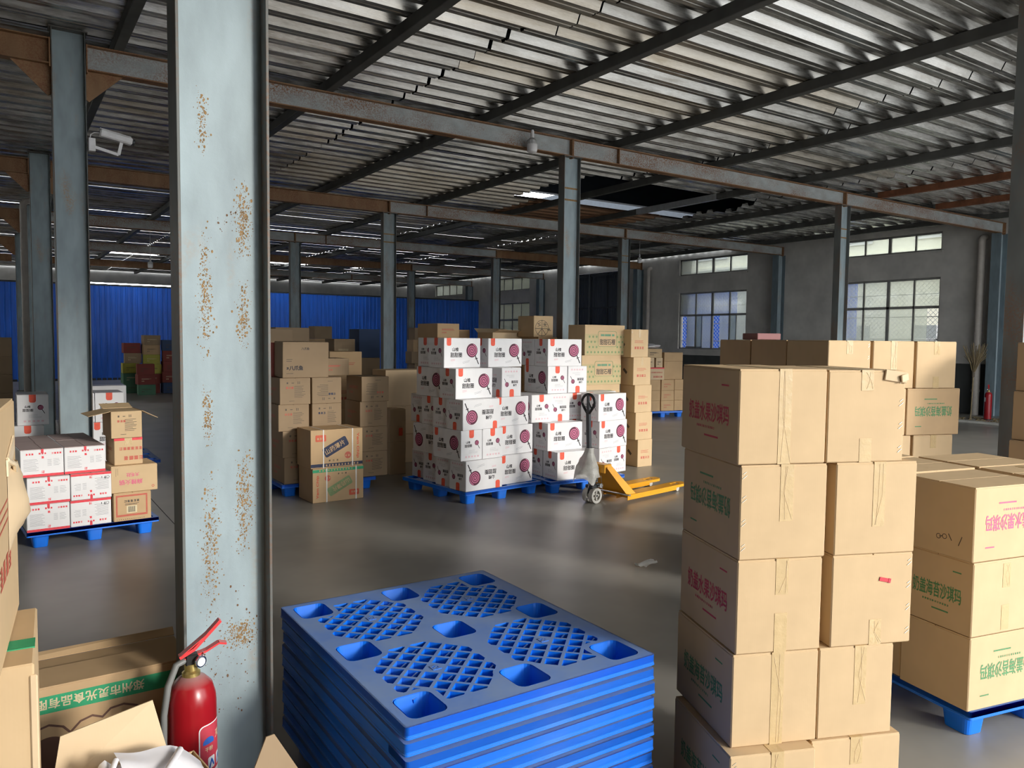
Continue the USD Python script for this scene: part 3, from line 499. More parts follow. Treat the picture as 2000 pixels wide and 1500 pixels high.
for n, (ya, yb, za, zb, zc, zd) in enumerate(WINS, 1):
    t = UsdGeom.Xform.Define(stage, path_for(f'window_{n}')).GetPrim(); setdata(t, ['barred window behind the lit cartons at the right', 'window with open blue-backed sashes, left of the pilaster', 'small far window above the round-logo carton', 'farthest clerestory window beyond the blue partition'][n - 1], None, None, 'structure')
    xg = XW + .10; zt = za + 0.60 * (zb - za)
    for (z0, z1) in ((za, zb), (zc, zd)):
        part('reveal', cat_([bx(XW + .001, ya, z0, XW + .24, ya + .012, z1), bx(XW + .001, yb - .012, z0, XW + .24, yb, z1)]), REVEAL, t)
        part('sill', bx(XW - .03, ya - .03, z0 - .04, XW + .24, yb + .03, z0 + .012), CEMENT, t)
        part('frame', cat_([bx(xg - .03, ya + .012, z0 + .012, xg + .03, ya + .06, z1), bx(xg - .03, yb - .06, z0 + .012, xg + .03, yb - .012, z1), bx(xg - .03, ya + .012, z0 + .012, xg + .03, yb - .012, z0 + .06), bx(xg - .03, ya + .012, z1 - .05, xg + .03, yb - .012, z1)]), ALU, t)
    W4 = (yb - ya - .024) / 4
    for i in range(1, 4):
        yy = ya + .012 + i * W4
        part('mullion', bx(xg - .03, yy - (.04 if i == 2 else .02), za + .05, xg + .03, yy + (.04 if i == 2 else .02), zb - .04), ALU, t)
        part('mullion', bx(xg - .03, yy - (.04 if i == 2 else .02), zc + .05, xg + .03, yy + (.04 if i == 2 else .02), zd - .04), ALU, t)
    part('transom', bx(xg - .03, ya + .05, zt - .035, xg + .03, yb - .05, zt + .035), ALU, t)
    for i in range(4):
        y0, y1 = ya + .012 + i * W4 + .02, ya + .012 + (i + 1) * W4 - .02
        part('pane', bx(xg - .003, y0, zt + .03, xg + .003, y1, zb - .045), PANE, t)
        part('pane', bx(xg - .003, y0, zc + .055, xg + .003, y1, zd - .045), PANE, t)
        if n == 2 and i in (1, 3):                            # sashes slid half open
            part('sash', cat_([bx(xg + .012, y0 - .30, za + .06, xg + .03, y0 - .26, zt - .035), bx(xg + .012, y0 - .30, za + .06, xg + .03, y1 - .26, za + .10)]), ALU, t)
            part('pane', bx(xg + .018, y0 - .27, za + .09, xg + .024, y1 - .28, zt - .035), PANE, t)
        elif n == 1 and i == 0:
            part('pane', bx(xg - .003, (y0 + y1) / 2, za + .055, xg + .003, y1, zt - .03), PANE, t)
        else: part('pane', bx(xg - .003, y0, za + .055, xg + .003, y1, zt - .03), PANE, t)
    if n <= 2:                                                # diamond-mesh security grille outside the glass
        xo = XW + .21; ms = []; step = .13
        for s in (1, -1):
            c = -(zb - za)
            while c < (yb - ya):
                a0 = (ya + max(c, 0), za + (max(c, 0) - c)); tt = min(yb - ya - max(c, 0), zb - a0[1]); 
                if tt > .02:
                    p, q = (a0[0], a0[1]), (a0[0] + tt, a0[1] + tt)
                    if s < 0: p, q = (ya + yb - p[0], p[1]), (ya + yb - q[0], q[1])
                    ms.append(bar((xo, p[0], p[1]), (xo, q[0], q[1]), .008, .008, (1, 0, 0)))
                c += step
        part('grille', cat_(ms + [bx(xo - .008, ya, z - .01, xo + .008, yb, z + .01) for z in (za + .3, za + .9, za + 1.5)]), GALV, t, kind='stuff')
for i, yc in enumerate(ROWS[1:]):
    lab = ['bluish pilaster column by the pale downpipe at the right', 'bluish pilaster column between the two near windows', 'dark pilaster column at the left of the near window wall', 'dark pilaster column beyond the sliding gate', 'far pilaster column past the small window'][i]
    t = thing('wall_column', lab, 'column', (20.02, yc, 0), 0, None, 'thing')
    part('web', bx(-.15, -.005, 0, .15, .005, 4.39), PAINT, t)
    for s in (-1, 1): part('flange', bevel_box(s * .155 - .005, -.11, 0, s * .155 + .005, .11, 4.39, .0015), rusty('pilaster_paint', (.16, .21, .24), (.2, .1, .04), .6, .8), t)
g = UsdGeom.Xform.Define(stage, path_for('door_1')).GetPrim(); setdata(g, 'tall dark corrugated sliding gate in the right wall', None, None, 'structure')
for i in range(2):
    y0 = 22.5 + 2.1 * i; ys = np.arange(y0 + .03, y0 + 2.07, .1)
    part('leaf', cat_([bx(XW + .05, y0, 0.02, XW + .07, y0 + 2.08, 4.44)] + [bx(XW + .035, q, .05, XW + .05, q + .05, 4.40) for q in ys]), GATE, g)
    for z in (.05, 1.5, 3.0, 4.30): part('rail', bx(XW + .01, y0, z, XW + .04, y0 + 2.08, z + .07), GATE_F, g)
    for q in (y0 + .02, y0 + 1.0, y0 + 2.0): part('stile', bx(XW + .005, q, .02, XW + .038, q + .06, 4.42), GATE_F if q > y0 + .1 else mat('stile_grey', (.12, .13, .14), .5), g)
def pipe(x, y, z1, r, label):
    t = thing('downpipe', label, 'pipe', (x, y, 0)); part('tube', trimesh.creation.cylinder(r, z1, sections=16, transform=trimesh.transformations.translation_matrix([0, 0, z1 / 2])), PVC, t, smooth=40)
    for z in (.6, 2.0): part('collar', trimesh.creation.cylinder(r * 1.12, .06, sections=16, transform=trimesh.transformations.translation_matrix([0, 0, z])), PVC, t, smooth=40)
    part('elbow', tube([(0, 0, z1 - .02), (0, 0, z1 + .03), (.04, 0, z1 + .08), (.12, 0, z1 + .10)], r, 12), PVC, t, smooth=50)
pipe(20.02, 9.42, 4.25, .085, 'pale vertical downpipe on the right wall beside the pilaster')
pipe(20.06, 21.05, 4.3, .07, 'narrow pale downpipe at the left of the near window wall')
pipe(.42, 15.9, 3.95, .055, 'pale beige pipe standing behind the left row of columns')

# ---- blue corrugated partition at the far end
wb = UsdGeom.Xform.Define(stage, path_for('wall_back')).GetPrim(); setdata(wb, 'bright blue corrugated sheet partition across the far end', None, None, 'structure')
x = -1.0; rg = random.Random(2)
while x < 20.0:
    x1 = min(x + .9, 20.1); pts = []; q = x
    while q < x1 - 1e-6: pts += [(q, 0), (min(q + .11, x1), 0), (min(q + .13, x1), -.025), (min(q + .16, x1), -.025), (min(q + .18, x1), 0)]; q += .18
    pts.append((x1, 0)); pts = [p for i, p in enumerate(pts) if i == 0 or p[0] > pts[i - 1][0] + 1e-6]
    n = len(pts); yy = 33.2 + rg.uniform(0, .012)
    V = [(p[0], yy + p[1] + e, z) for e in (0, .004) for z in (0, 3.6) for p in pts]; Fc = []
    for e in (0, 1):
        for i in range(n - 1):
            a, b = e * 2 * n + i, e * 2 * n + n + i; Fc += [(a, a + 1, b + 1), (a, b + 1, b)] if e == 0 else [(a, b + 1, a + 1), (a, b, b + 1)]
    part('sheet', trimesh.Trimesh(np.array(V), Fc, process=False), BLUEWALL, wb); x += .9
part('top_rail', bx(-1, 33.19, 3.60, 20.1, 33.25, 3.66), GATE_F, wb)
part('foot_rail', bx(-1, 33.19, 0, 20.1, 33.25, .08), GATE_F, wb)
# far end wall behind the partition, with one low slot of daylight under the eaves
gw = sbox(-8, 0, 20.6, 4.87).difference(union_all([sbox(3.6, 4.12, 7.9, 4.22), sbox(11.3, 4.12, 12.0, 4.22)])); m = extr(gw, .2); v = m.vertices; m.vertices = np.c_[v[:, 0], 41.5 + v[:, 2], v[:, 1]]; m.invert()
struct('wall_far', m, CEMENT, 'dark end wall beyond the blue partition')
struct('wall_front', bx(-8.2, -2.8, 0, 1.5, -2.6, 4.87), CEMENT, 'unseen wall added left of the open loading side to hold back sky light')  # added out of view to block sky light from the carton sides
struct('wall_left', bx(-8.2, -2.8, 0, -8, 42, 4.72), CEMENT, 'unseen wall added far off at the left to keep light out')  # out of view, added to stop light entering from the left
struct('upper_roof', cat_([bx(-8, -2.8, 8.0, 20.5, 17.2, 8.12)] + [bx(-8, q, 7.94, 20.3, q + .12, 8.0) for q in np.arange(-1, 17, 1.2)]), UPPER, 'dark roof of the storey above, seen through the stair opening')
struct('upper_floor_edge', bx(-8, -2.8, 4.875, 20.5, -2.6, 8.0), CEMENT, 'front parapet wall of the storey above')
struct('wall_upper_left', bx(-8.2, -2.8, 4.875, -8, 42, 8.0), CEMENT, 'left wall of the storey above')
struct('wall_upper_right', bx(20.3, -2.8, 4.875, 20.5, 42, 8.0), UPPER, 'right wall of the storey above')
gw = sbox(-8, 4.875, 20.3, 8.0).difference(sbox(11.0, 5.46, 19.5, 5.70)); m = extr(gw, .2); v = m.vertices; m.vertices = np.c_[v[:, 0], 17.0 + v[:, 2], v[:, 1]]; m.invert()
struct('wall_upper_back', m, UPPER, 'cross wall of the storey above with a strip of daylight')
# outside, past the right-hand windows
ob = thing('neighbouring_building', 'pale beige building seen through the right-hand windows', 'building', (25.5, 4, -.155))
part('wall', bx(0, 0, 0, .4, 34, 9), BEIGE, ob)
for q in np.arange(2, 33, 3.2):
    for z in (1.0, 5.4):
        wq = part('window', bx(-.02, q, z, .02, q + 1.7, z + 1.5), mat('far_glass', (.30, .32, .32), .2), ob)
        part('frame', cat_([bx(-.05, q, z - .05, -.02, q + 1.7, z + .02), bx(-.05, q + .8, z, -.02, q + .87, z + 1.5), bx(-.05, q, z + 1.0, -.02, q + 1.7, z + 1.06)]), PLASTIC_W, str(wq.GetPath()))
for z in (4.2, 4.9): part('ledge', bx(-.12, 0, z, 0, 34, z + .1), BEIGE, ob)
t = thing('blue_hoarding', 'bright blue sheet hoarding outside the left-hand window', 'fence', (24.2, 20.4, -.155))
part('sheet', cat_([bx(0, 0, .1, .02, 5.5, 4.6)] + [bx(-.025, q, .1, 0, q + .08, 4.6) for q in np.arange(.05, 5.4, .22)]), OUTBLUE, t)
for q in (0.1, 2.7, 5.3): part('post', bx(.02, q, 0, .1, q + .08, 4.65), OUTBLUE, t)
t = thing('blue_hoarding', 'narrow bright blue sheet hoarding outside the right-hand window', 'fence', (24.2, 15.3, -.155))
part('sheet', cat_([bx(0, 0, .1, .02, 1.3, 4.6)] + [bx(-.025, q, .1, 0, q + .08, 4.6) for q in np.arange(.05, 1.2, .22)]), OUTBLUE, t)
for q in (0.1, 1.15): part('post', bx(.02, q, 0, .1, q + .08, 4.65), OUTBLUE, t)
# ------------------------------------------------------------------ pallets
def pallet_proto(path, w, d):
    """nine-legged nestable plastic pallet: class prim with deck, skirt and nine cup legs"""
    stage.CreateClassPrim(path); c = stage.GetPrimAtPath(path)
    pk = []; pw, pd = .135 * w / 1.0, .155 * d / 1.2
    cx = [.02 + pw / 2 + .015, w / 2, w - .035 - pw / 2]; cy = [.035 + pd / 2, d / 2, d - .035 - pd / 2]
    pockets = [(x, y) for y in cy for x in cx]
    deck = rr(0, 0, w, d, .012)
    hole = union_all([rr(x - pw / 2, y - pd / 2, x + pw / 2, y + pd / 2, .03) for x, y in pockets])
    cells = []
    for qx in (0.27 * w, 0.73 * w):
        for qy in (0.27 * d, 0.73 * d):
            reg = affinity.scale(Polygon([(math.cos(a) * .205, math.sin(a) * .205) for a in (np.arange(8) + .5) * math.pi / 4]), w, d / 1.0 * 1.0, origin=(0, 0)); reg = affinity.translate(reg, qx, qy)
            st = .062
            grid = [affinity.translate(sbox(-.0245, -.0245, .0245, .0245), i * st, j * st) for i in range(-5, 6) for j in range(-5, 6) if not (i == 0 and j == 0)]
            g = affinity.translate(affinity.rotate(union_all(grid), 45, origin=(0, 0)), qx, qy).intersection(reg)
            cells += [q for q in getattr(g, 'geoms', [g]) if q.area > 3e-4]
    lattice = union_all(cells).difference(hole.buffer(.022))
    lattice = union_all([q for q in getattr(lattice, 'geoms', [lattice]) if q.area > 2e-4])
    top = deck.difference(hole).difference(lattice)
    H_ = .14
    m = extr(top, .026); m.apply_translation([0, 0, H_ - .026]); part('deck', m, BLUE, path)
    # thin diagonal webs crossing some of the openings just under the deck
    webs = [bar((q.centroid.x - .026, q.centroid.y - .012, H_ - .022), (q.centroid.x + .026, q.centroid.y + .012, H_ - .010), .006, .012) for i, q in enumerate(cells) if i % 4 == 1 and q.area > 1.6e-3]
    if webs: part('web', cat_(webs), BLUE, path)
    for qx in (0.27 * w, 0.73 * w):
        for qy in (0.27 * d, 0.73 * d):
            em = union_all([sbox(-.016, -.016, .016, .016).difference(sbox(-.011, -.011, .011, .011)), LineString([(-.013, -.013), (.013, .013)]).buffer(.003), LineString([(-.013, .013), (.013, -.013)]).buffer(.003)])
            e_ = extr(affinity.translate(em, qx, qy), .002); e_.apply_translation([0, 0, H_]); part('emblem', e_, BLUE, path)
    sk = extr(deck.difference(deck.buffer(-.006)), .038); sk.apply_translation([0, 0, H_ - .038]); part('skirt', sk, BLUE, path)
    lip = extr(deck.buffer(.002).difference(deck.buffer(-.005)), .006); lip.apply_translation([0, 0, H_ - .038]); part('lip', lip, BLUE, path)
    for x, y in pockets:                                       # tapered open cup
        def ring(s, z): return [(x + p[0], y + p[1], z) for p in np.array(rr(-pw / 2 + s, -pd / 2 + s, pw / 2 - s, pd / 2 - s, .03 - s * .4).exterior.coords)[:-1]]
        rings = [ring(0, H_ - .001), ring(.016, 0.003), ring(.0185, 0.0), ring(.0195, .006), ring(.0035, H_ - .001)]
        n = len(rings[0]); V = [p for r_ in rings for p in r_]; Fc = []
        for k in range(4):
            for i in range(n):
                a, b = k * n + i, k * n + (i + 1) % n; Fc += [(a, b, b + n), (a, b + n, a + n)]
        c0 = len(V); V += [(x, y, 0.0), (x, y, .006)]
        for i in range(n): Fc += [(2 * n + i, c0, 2 * n + (i + 1) % n), (3 * n + i, 3 * n + (i + 1) % n, c0 + 1)]
        part('leg', trimesh.Trimesh(np.array(V), Fc, process=False).convex_hull if False else trimesh.Trimesh(np.array(V), Fc, process=False), BLUE, path)
    return path
PAL = pallet_proto('/World/plastic_pallet_kind', 1.0, 1.2)
PAL2 = pallet_proto('/World/plastic_pallet_wide', 1.1, 1.2)
ordw = ['uppermost', 'second', 'third', 'fourth', 'fifth', 'sixth', 'seventh', 'eighth', 'ninth', 'lowest']
STEP = .0522
for i in range(10):
    zz = (9 - i) * STEP
    copy_of(PAL, 'plastic_pallet', f'bright blue plastic pallet with lattice deck, {ordw[i]} of the nested stack in front', 'pallet', (0.965 + .003 * ((i * 7) % 3 - 1) * (i > 0), 1.985 + .004 * ((i * 5) % 3 - 1) * (i > 0), zz), .25 * ((i * 3) % 3 - 1) * (i > 0), 'nested blue pallets')
copy_of(PAL, 'plastic_pallet', 'blue plastic pallet under the red and white cartons at the left', 'pallet', (0.158, 7.258, 0), 4.8, 'loaded blue pallets')
copy_of(PAL2, 'plastic_pallet', 'blue plastic pallet under the left stack of lollipop cartons', 'pallet', (4.03, 6.885, 0), 7.6, 'loaded blue pallets')
copy_of(PAL2, 'plastic_pallet', 'blue plastic pallet under the right stack of lollipop cartons, behind the pallet jack', 'pallet', (5.14, 6.90, 0), -1.0, 'loaded blue pallets')
copy_of(PAL2, 'plastic_pallet', 'blue plastic pallet under the brown stack with the octopus-lettered carton', 'pallet', (2.52, 8.24, 0), 0, 'loaded blue pallets')
copy_of(PAL, 'plastic_pallet', 'blue plastic pallet under the sunlit brown cartons at the right edge', 'pallet', (3.50, 1.605, 0), -12, 'loaded blue pallets')
copy_of(PAL2, 'plastic_pallet', 'distant blue pallet under small mixed cartons near the window wall', 'pallet', (12.05, 12.72, 0), -12, 'loaded blue pallets')
copy_of(PAL, 'plastic_pallet', 'blue plastic pallet under white cartons behind the camera column', 'pallet', (0.05, 9.42, 0), 0, 'loaded blue pallets')
copy_of(PAL2, 'plastic_pallet', 'blue plastic pallet under tall brown cartons behind the sunlit right-hand stack', 'pallet', (4.575, 3.095, 0), -19, 'loaded blue pallets')
PT = .1425

# ------------------------------------------------------------------ near right: the big sunlit stack on the floor
Pb, yb = (2.10, 1.735), -22
def rb(u, z, w, h, dep, label, v=0.0, **k): x, y_ = in_frame(Pb, yb, u, v); return carton('cardboard_box', label, 'box', x, y_, z, yb, w, dep, h, CARD, group='sunlit brown cartons of the near right stack', **k)
rb(-.035, 0, .325, .331, .46, 'lowest left carton of the near sunlit stack, jutting left, dark green lettering', v=-.05, left=SAQ_GREEN, staples=(.05,), tape=(.55, .024, [(.72, 1), (0, .2)]))
rb(.30, 0, .36, .331, .46, 'lowest right carton of the near sunlit stack, plain taped front', v=-.01, tape=(.5, .024, [(.7, 1), (0, .25)]))
rb(-.008, .332, .330, .331, .46, 'fourth carton down in the left column of the near sunlit stack, green lettering', left=SAQ_GREEN, tape=(.52, .024, [(.0, 1)]))
rb(.326, .332, .300, .331, .46, 'fourth carton down in the right column of the near sunlit stack', tape=(.55, .024, [(.35, 1)]))
rb(.0, .664, .325, .331, .46, 'middle carton in the left column of the near sunlit stack, faded red lettering', left=SAQ_RED, tape=(.52, .024, [(.62, 1), (0, .42)]))
rb(.366, .664, .325, .331, .46, 'middle carton in the right column of the near sunlit stack with a small red mark', tape=(.55, .024, [(0, .28)]), staples=(.95,))
rb(.002, .996, .330, .330, .46, 'second carton from the top in the left column, upside-down green lettering on its dark side', left=SAQ_GREEN, lup=True, tape=(.53, .025, [(.4, 1)]), staples=(.045,))
rb(.368, .996, .325, .331, .46, 'second carton from the top in the right column of the near sunlit stack', tape=(.53, .024, [(.3, 1)]))
rb(-.012, 1.328, .332, .328, .46, 'top left carton of the near sunlit stack, red lettering on its dark side', left=SAQ_RED, tape=(.52, .024, [(0, 1)]))
t = rb(.325, 1.328, .305, .325, .46, 'top right carton of the near sunlit stack with a torn upper corner', tape=(.5, .024, [(.78, 1), (.0, .26)]), staples=(.95,))
part('torn_corner', cat_([place(bevel_box(-.045, -.006, -.02, .045, .001, .018, .002), (.262, -.002, .305), 0, 8), place(bevel_box(-.02, -.007, -.014, .02, 0, .012, .002), (.292, -.006, .300), 20, -12)]), CARD_P, t)
x, y_ = in_frame(Pb, yb, .366 + .21, -.002)
t = thing('tape_scrap', 'small bright red scrap stuck to the middle right carton of the sunlit stack', 'tape scrap', (x, y_, .90), yb)
part('scrap', place(bevel_box(-.022, -.0012, -.007, .022, .0008, .007, .0005), (0, 0, 0), 0, 12), I_REDB, t)
part('end', place(bevel_box(.014, -.0022, -.008, .024, .0008, .008, .0005), (0, 0, 0), 0, 12), I_RED, t)

# the pallet load at the right edge
Pr, yr = (3.485, 1.612), -12
def rp(u, v, z, w, dep, h, label, **k): x, y_ = in_frame(Pr, yr, u, v); return carton('cardboard_box', label, 'box', x, y_, z, yr, w, dep, h, CARD, group='brown cartons on the right-edge pallet', **k)
for lay, (frnt, lft, up, lup_, nm) in enumerate([(SAQ_GREEN, None, True, False, 'bottom'), (None, SAQ_GREEN, False, False, 'middle'), (SAQ_PINK, None, True, False, 'top')]):
    z = PT + lay * .331
    word = {0: 'bottom front carton of the right-edge pallet load, upside-down green lettering', 1: 'middle front carton of the right-edge pallet load, green lettering on its shaded side', 2: 'top front carton of the right-edge pallet load, upside-down pink lettering'}[lay]
    kw = dict(front=frnt, fup=up, left=lft) if frnt else dict(left=lft, tape=(.52, .024, [(.62, .95), (.04, .38)]))
    w_ = .46 if frnt else .40
    b = rp(0.0 if lay < 2 else -.01, 0.0, z, w_, .355 if frnt else .355, .328, word, **kw)
    if lay == 2: part('handwriting', on_face(union_all([LineString([(.30, .10), (.285, .06)]).buffer(.002), LineString([(.25, .075), (.235, .10)]).buffer(.002), Point(.215, .085).buffer(.012).difference(Point(.215, .085).buffer(.009)), Point(.185, .08).buffer(.012).difference(Point(.185, .08).buffer(.009)), LineString([(.205, .085), (.19, .08)]).buffer(.002)]), 'left', w_, .355, .328), I_DARK, b)
    rp(0.02, .375, z, .46, .36, .331, f'{nm} carton second from the front at the left of the right-edge pallet load')
    rp(.50 if lay else .49, .03, z, .46, .34, .331, f'{nm} carton at the right of the right-edge pallet load, towards the viewer', tape=(.5, .024, [(.6, 1)]))
    rp(.52, .385, z, .46, .36, .331, f'{nm} carton at the far right of the right-edge pallet load')
    if lay == 2: rp(.05, .76, z, .46, .355, .331, 'rearmost top carton of the right-edge pallet load')
    else: rp(.05, .76, z, .46, .355, .331, f'{nm} carton at the back left of the right-edge pallet load')
# tall pallet load behind it
Pc, yc_ = (4.575, 3.085), -19
WORD5 = ['bottom', 'fourth', 'third', 'second', 'top']
for lay in range(5):
    z = PT + lay * .3245
    for i in range(3):
        if lay == 3 and i == 2: x, y_ = in_frame(Pc, yc_, .64, 0); carton('cardboard_box', 'carton with upside-down green lettering under the top right one of the rear brown load', 'box', x, y_, z, yc_, .44, .33, .322, CARD_W, front=SAQ_GREEN, fup=True, group='brown cartons of the load behind the sunlit stack'); continue
        if lay == 3 and i == 1: x, y_ = in_frame(Pc, yc_, .34, 0); carton('cardboard_box', 'second-layer centre carton of the rear brown load', 'box', x, y_, z, yc_, .29, .46, .322, CARD, group='brown cartons of the load behind the sunlit stack'); continue
        x, y_ = in_frame(Pc, yc_, .352 * i, 0.0); carton('cardboard_box', f'{WORD5[lay]} layer {["left","centre","right"][i]} front carton of the rear brown load behind the sunlit stack', 'box', x, y_, z, yc_, .33, .46, .322, CARD, tape=(.5, .024, [(.72, 1), (0, .25)] if i != 1 else [(.0, 1)]), staples=(.95,) if i == 0 else None, group='brown cartons of the load behind the sunlit stack')
    for j in (1, 2):
        x, y_ = in_frame(Pc, yc_, .0, .47 * j); carton('cardboard_box', f'{WORD5[lay]} layer carton {["","second","third"][j]} back along the shaded side of the rear brown load', 'box', x, y_, z, yc_, .33, .455, .322, CARD_W, group='brown cartons of the load behind the sunlit stack')
x, y_ = in_frame(Pc, yc_, .10, 1.0)
carton('cardboard_box', 'low dusty pink carton lying on top of the rear brown load', 'box', x, y_, PT + 5 * .3245, yc_, .21, .22, .05, CARD_PK, seam=False)
copy_of(PAL, 'plastic_pallet', 'blue plastic pallet under the shaded cartons at the right picture edge', 'pallet', (5.62, 1.40, 0), -4, 'loaded blue pallets')
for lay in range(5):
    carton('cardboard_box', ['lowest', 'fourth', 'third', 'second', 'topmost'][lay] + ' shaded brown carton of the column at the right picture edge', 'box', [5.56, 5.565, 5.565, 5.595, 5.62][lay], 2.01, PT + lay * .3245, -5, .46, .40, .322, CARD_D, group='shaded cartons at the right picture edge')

# ------------------------------------------------------------------ left pallet: red and white cartons and brown ones
Pl, yl = (.158, 7.262), 4.8
def lp(u, v, z, w, dep, h, label, m, cat='box', dy=0, **k): x, y_ = in_frame(Pl, yl, u, v); return carton(k.pop('nm', 'cardboard_box'), label, cat, x, y_, z, yl + dy, w, dep, h, m, **k)
zs = PT
HW = [.222, .222, .225]
for lay in range(3):
    z = PT + sum(HW[:lay])
    for i in range(2):
        lab = [['lower left', 'lower right'], ['middle left', 'middle right'], ['upper left', 'upper right']][lay][i] + ' red-banded white carton in the front of the left pallet load'
        hand = .14 if i == 1 and lay < 2 else None
        f = lambda w, h, hd=hand: p_hotpot(w, h, hand=hd)
        u = [.003, .314][i] + (-.03 if lay == 2 else 0) + (.006 if lay == 1 else 0)
        lp(u, .04 * (lay == 2), z, .305, .50, HW[lay] - .001, lab, WHITE, nm='printed_carton', front=f, fup=bool(hand), topmat=CARD_K, group='red-banded white cartons')
        lp(u + .01, .53 + .02 * i, z, .30, .50, HW[lay] - .001, lab.replace('in the front', 'in the rear row'), WHITE, nm='printed_carton', topmat=CARD_K, group='red-banded white cartons')
lp(.636, -.01, PT, .298, .34, .245, 'worn brown carton with a printed red frame and barcode on the left pallet', CARD_W, front=p_frame, tilt=None)
lp(.622, .0, PT + .246, .37, .36, .232, 'wide brown carton with upside-down purple lettering on the left pallet', CARD, front=p_hotpotbox)
lp(.66, .05, PT + .479, .226, .35, .235, 'small brown carton with faded red print under the open one on the left pallet', CARD, front=p_redrow, left=p_marks(3, 2, I_LETT), tape=(.5, .03, [(.72, 1)]))
w_, d_, h_ = .245, .35, .232
lp(.635, .03, PT + .715, w_, d_, h_, 'open brown carton with spread flaps topping the left pallet load', CARD, front=p_plain(8), flaps=[((0, 0, h_), (0, d_, h_), (-.17, d_, h_ - .035), (-.17, 0, h_ - .035)), ((w_, d_, h_), (w_, 0, h_), (w_ + .13, 0, h_ - .07), (w_ + .13, d_, h_ - .07)), ((0, d_, h_), (w_, d_, h_), (w_, d_ + .15, h_ + .03), (0, d_ + .15, h_ + .03))])

# ------------------------------------------------------------------ white lollipop cartons
LW, SW, HC = .50, .285, .322
def wc(P, yaw, u, v, lay, orient, up, label, dy=0.0, side=True, zb=PT, group='white lollipop cartons'):
    x, y_ = in_frame(P, yaw, u, v); z = zb + lay * HC
    if orient == 'L': w, d, fr, lf = LW, SW, p_lolly_long, p_lolly_short
    else: w, d, fr, lf = SW, LW, p_lolly_short, p_lolly_long
    return carton('lollipop_carton', label, 'box', x, y_, z, yaw + dy, w, d, HC - .001, WHITE, front=fr, left=lf if side else None, fup=up, lup=up, group=group)
P1, y1 = (4.035, 6.893), 7.6
LAYN = ['bottom', 'fourth-down', 'middle', 'second', 'top']
def w1(u, v, lay, o, up, where, **k): wc(P1, y1, u, v, lay, o, up, f'{where} white lollipop carton, {LAYN[lay]} layer of the left lollipop stack', **k)
w1(0, .0, 0, 'L', True, 'upside-down front left'); w1(.51, .07, 0, 'L', False, 'upright front right')
w1(.03, .30, 0, 'L', True, 'second-row left'); w1(.07, .595, 0, 'L', False, 'third-row left'); w1(.12, .89, 0, 'L', True, 'rear left'); w1(.56, .37, 0, 'L', False, 'second-row right'); w1(.63, .70, 0, 'S', False, 'rear right', side=False)
w1(-.045, .03, 1, 'S', False, 'upright front left'); w1(.245, .03, 1, 'S', False, 'upright front centre'); w1(.545, .11, 1, 'L', False, 'upright front right')
w1(.04, .54, 1, 'S', True, 'second-row left'); w1(.33, .54, 1, 'S', False, 'second-row centre', side=False); w1(.63, .41, 1, 'L', False, 'second-row right', side=False); w1(.64, .72, 1, 'S', False, 'rear right', side=False)
w1(-.03, .02, 2, 'L', True, 'upside-down front left'); w1(.485, .12, 2, 'L', False, 'upright front right'); w1(.0, .31, 2, 'L', False, 'second-row left'); w1(.05, .60, 2, 'L', False, 'third-row left'); w1(.10, .89, 2, 'L', True, 'rear left'); w1(.56, .42, 2, 'L', False, 'second-row right', side=False); w1(.61, .72, 2, 'S', False, 'rear right', side=False)
w1(-.035, .14, 3, 'L', False, 'upright front left'); w1(.575, .11, 3, 'S', True, 'upside-down front right'); w1(.01, .43, 3, 'S', False, 'second-row left'); w1(.31, .46, 3, 'S', False, 'second-row centre', side=False); w1(.61, .62, 3, 'S', False, 'second-row right', side=False)
w1(-.02, .37, 4, 'L', False, 'upright front left'); w1(.545, .31, 4, 'L', False, 'upright front right'); w1(.04, .66, 4, 'L', False, 'rear left')
P2, y2 = (5.165, 6.90), -1.0
def w2(u, v, lay, o, up, where, **k): wc(P2, y2, u, v, lay, o, up, f'{where} white lollipop carton, {LAYN[lay]} layer of the right lollipop stack', **k)
w2(.09, .03, 0, 'L', False, 'upright front left'); w2(.70, .03, 0, 'S', True, 'upside-down front right', dy=12); w2(.10, .34, 0, 'L', False, 'second-row left'); w2(.10, .66, 0, 'L', False, 'third-row left'); w2(.955, .12, 0, 'S', False, 'narrow outer right', dy=10); w2(.62, .62, 0, 'S', False, 'rear right', side=False)
w2(.05, .17, 1, 'L', False, 'upright front left'); w2(.72, .06, 1, 'L', False, 'upright front right', dy=9); w2(.05, .47, 1, 'L', False, 'second-row left'); w2(.62, .50, 1, 'L', False, 'second-row right', side=False, dy=4)
w2(-.09, .30, 2, 'S', False, 'amber-taped front left'); w2(.20, .34, 2, 'S', True, 'amber-taped upside-down front centre'); w2(.49, .43, 2, 'S', False, 'shaded inner'); w2(.70, .06, 2, 'L', False, 'upright front right', dy=9); w2(.80, .40, 2, 'L', False, 'second-row right', dy=6)
w2(.205, .40, 3, 'S', False, 'upright front left'); w2(.50, .40, 3, 'S', True, 'upside-down front right'); w2(-.09, .50, 3, 'S', False, 'rear left') if False else None
w2(.20, .40, 4, 'L', False, 'glossy front'); w2(.20, .69, 4, 'L', True, 'rear')
for pth, u in (('amber', 0),): pass
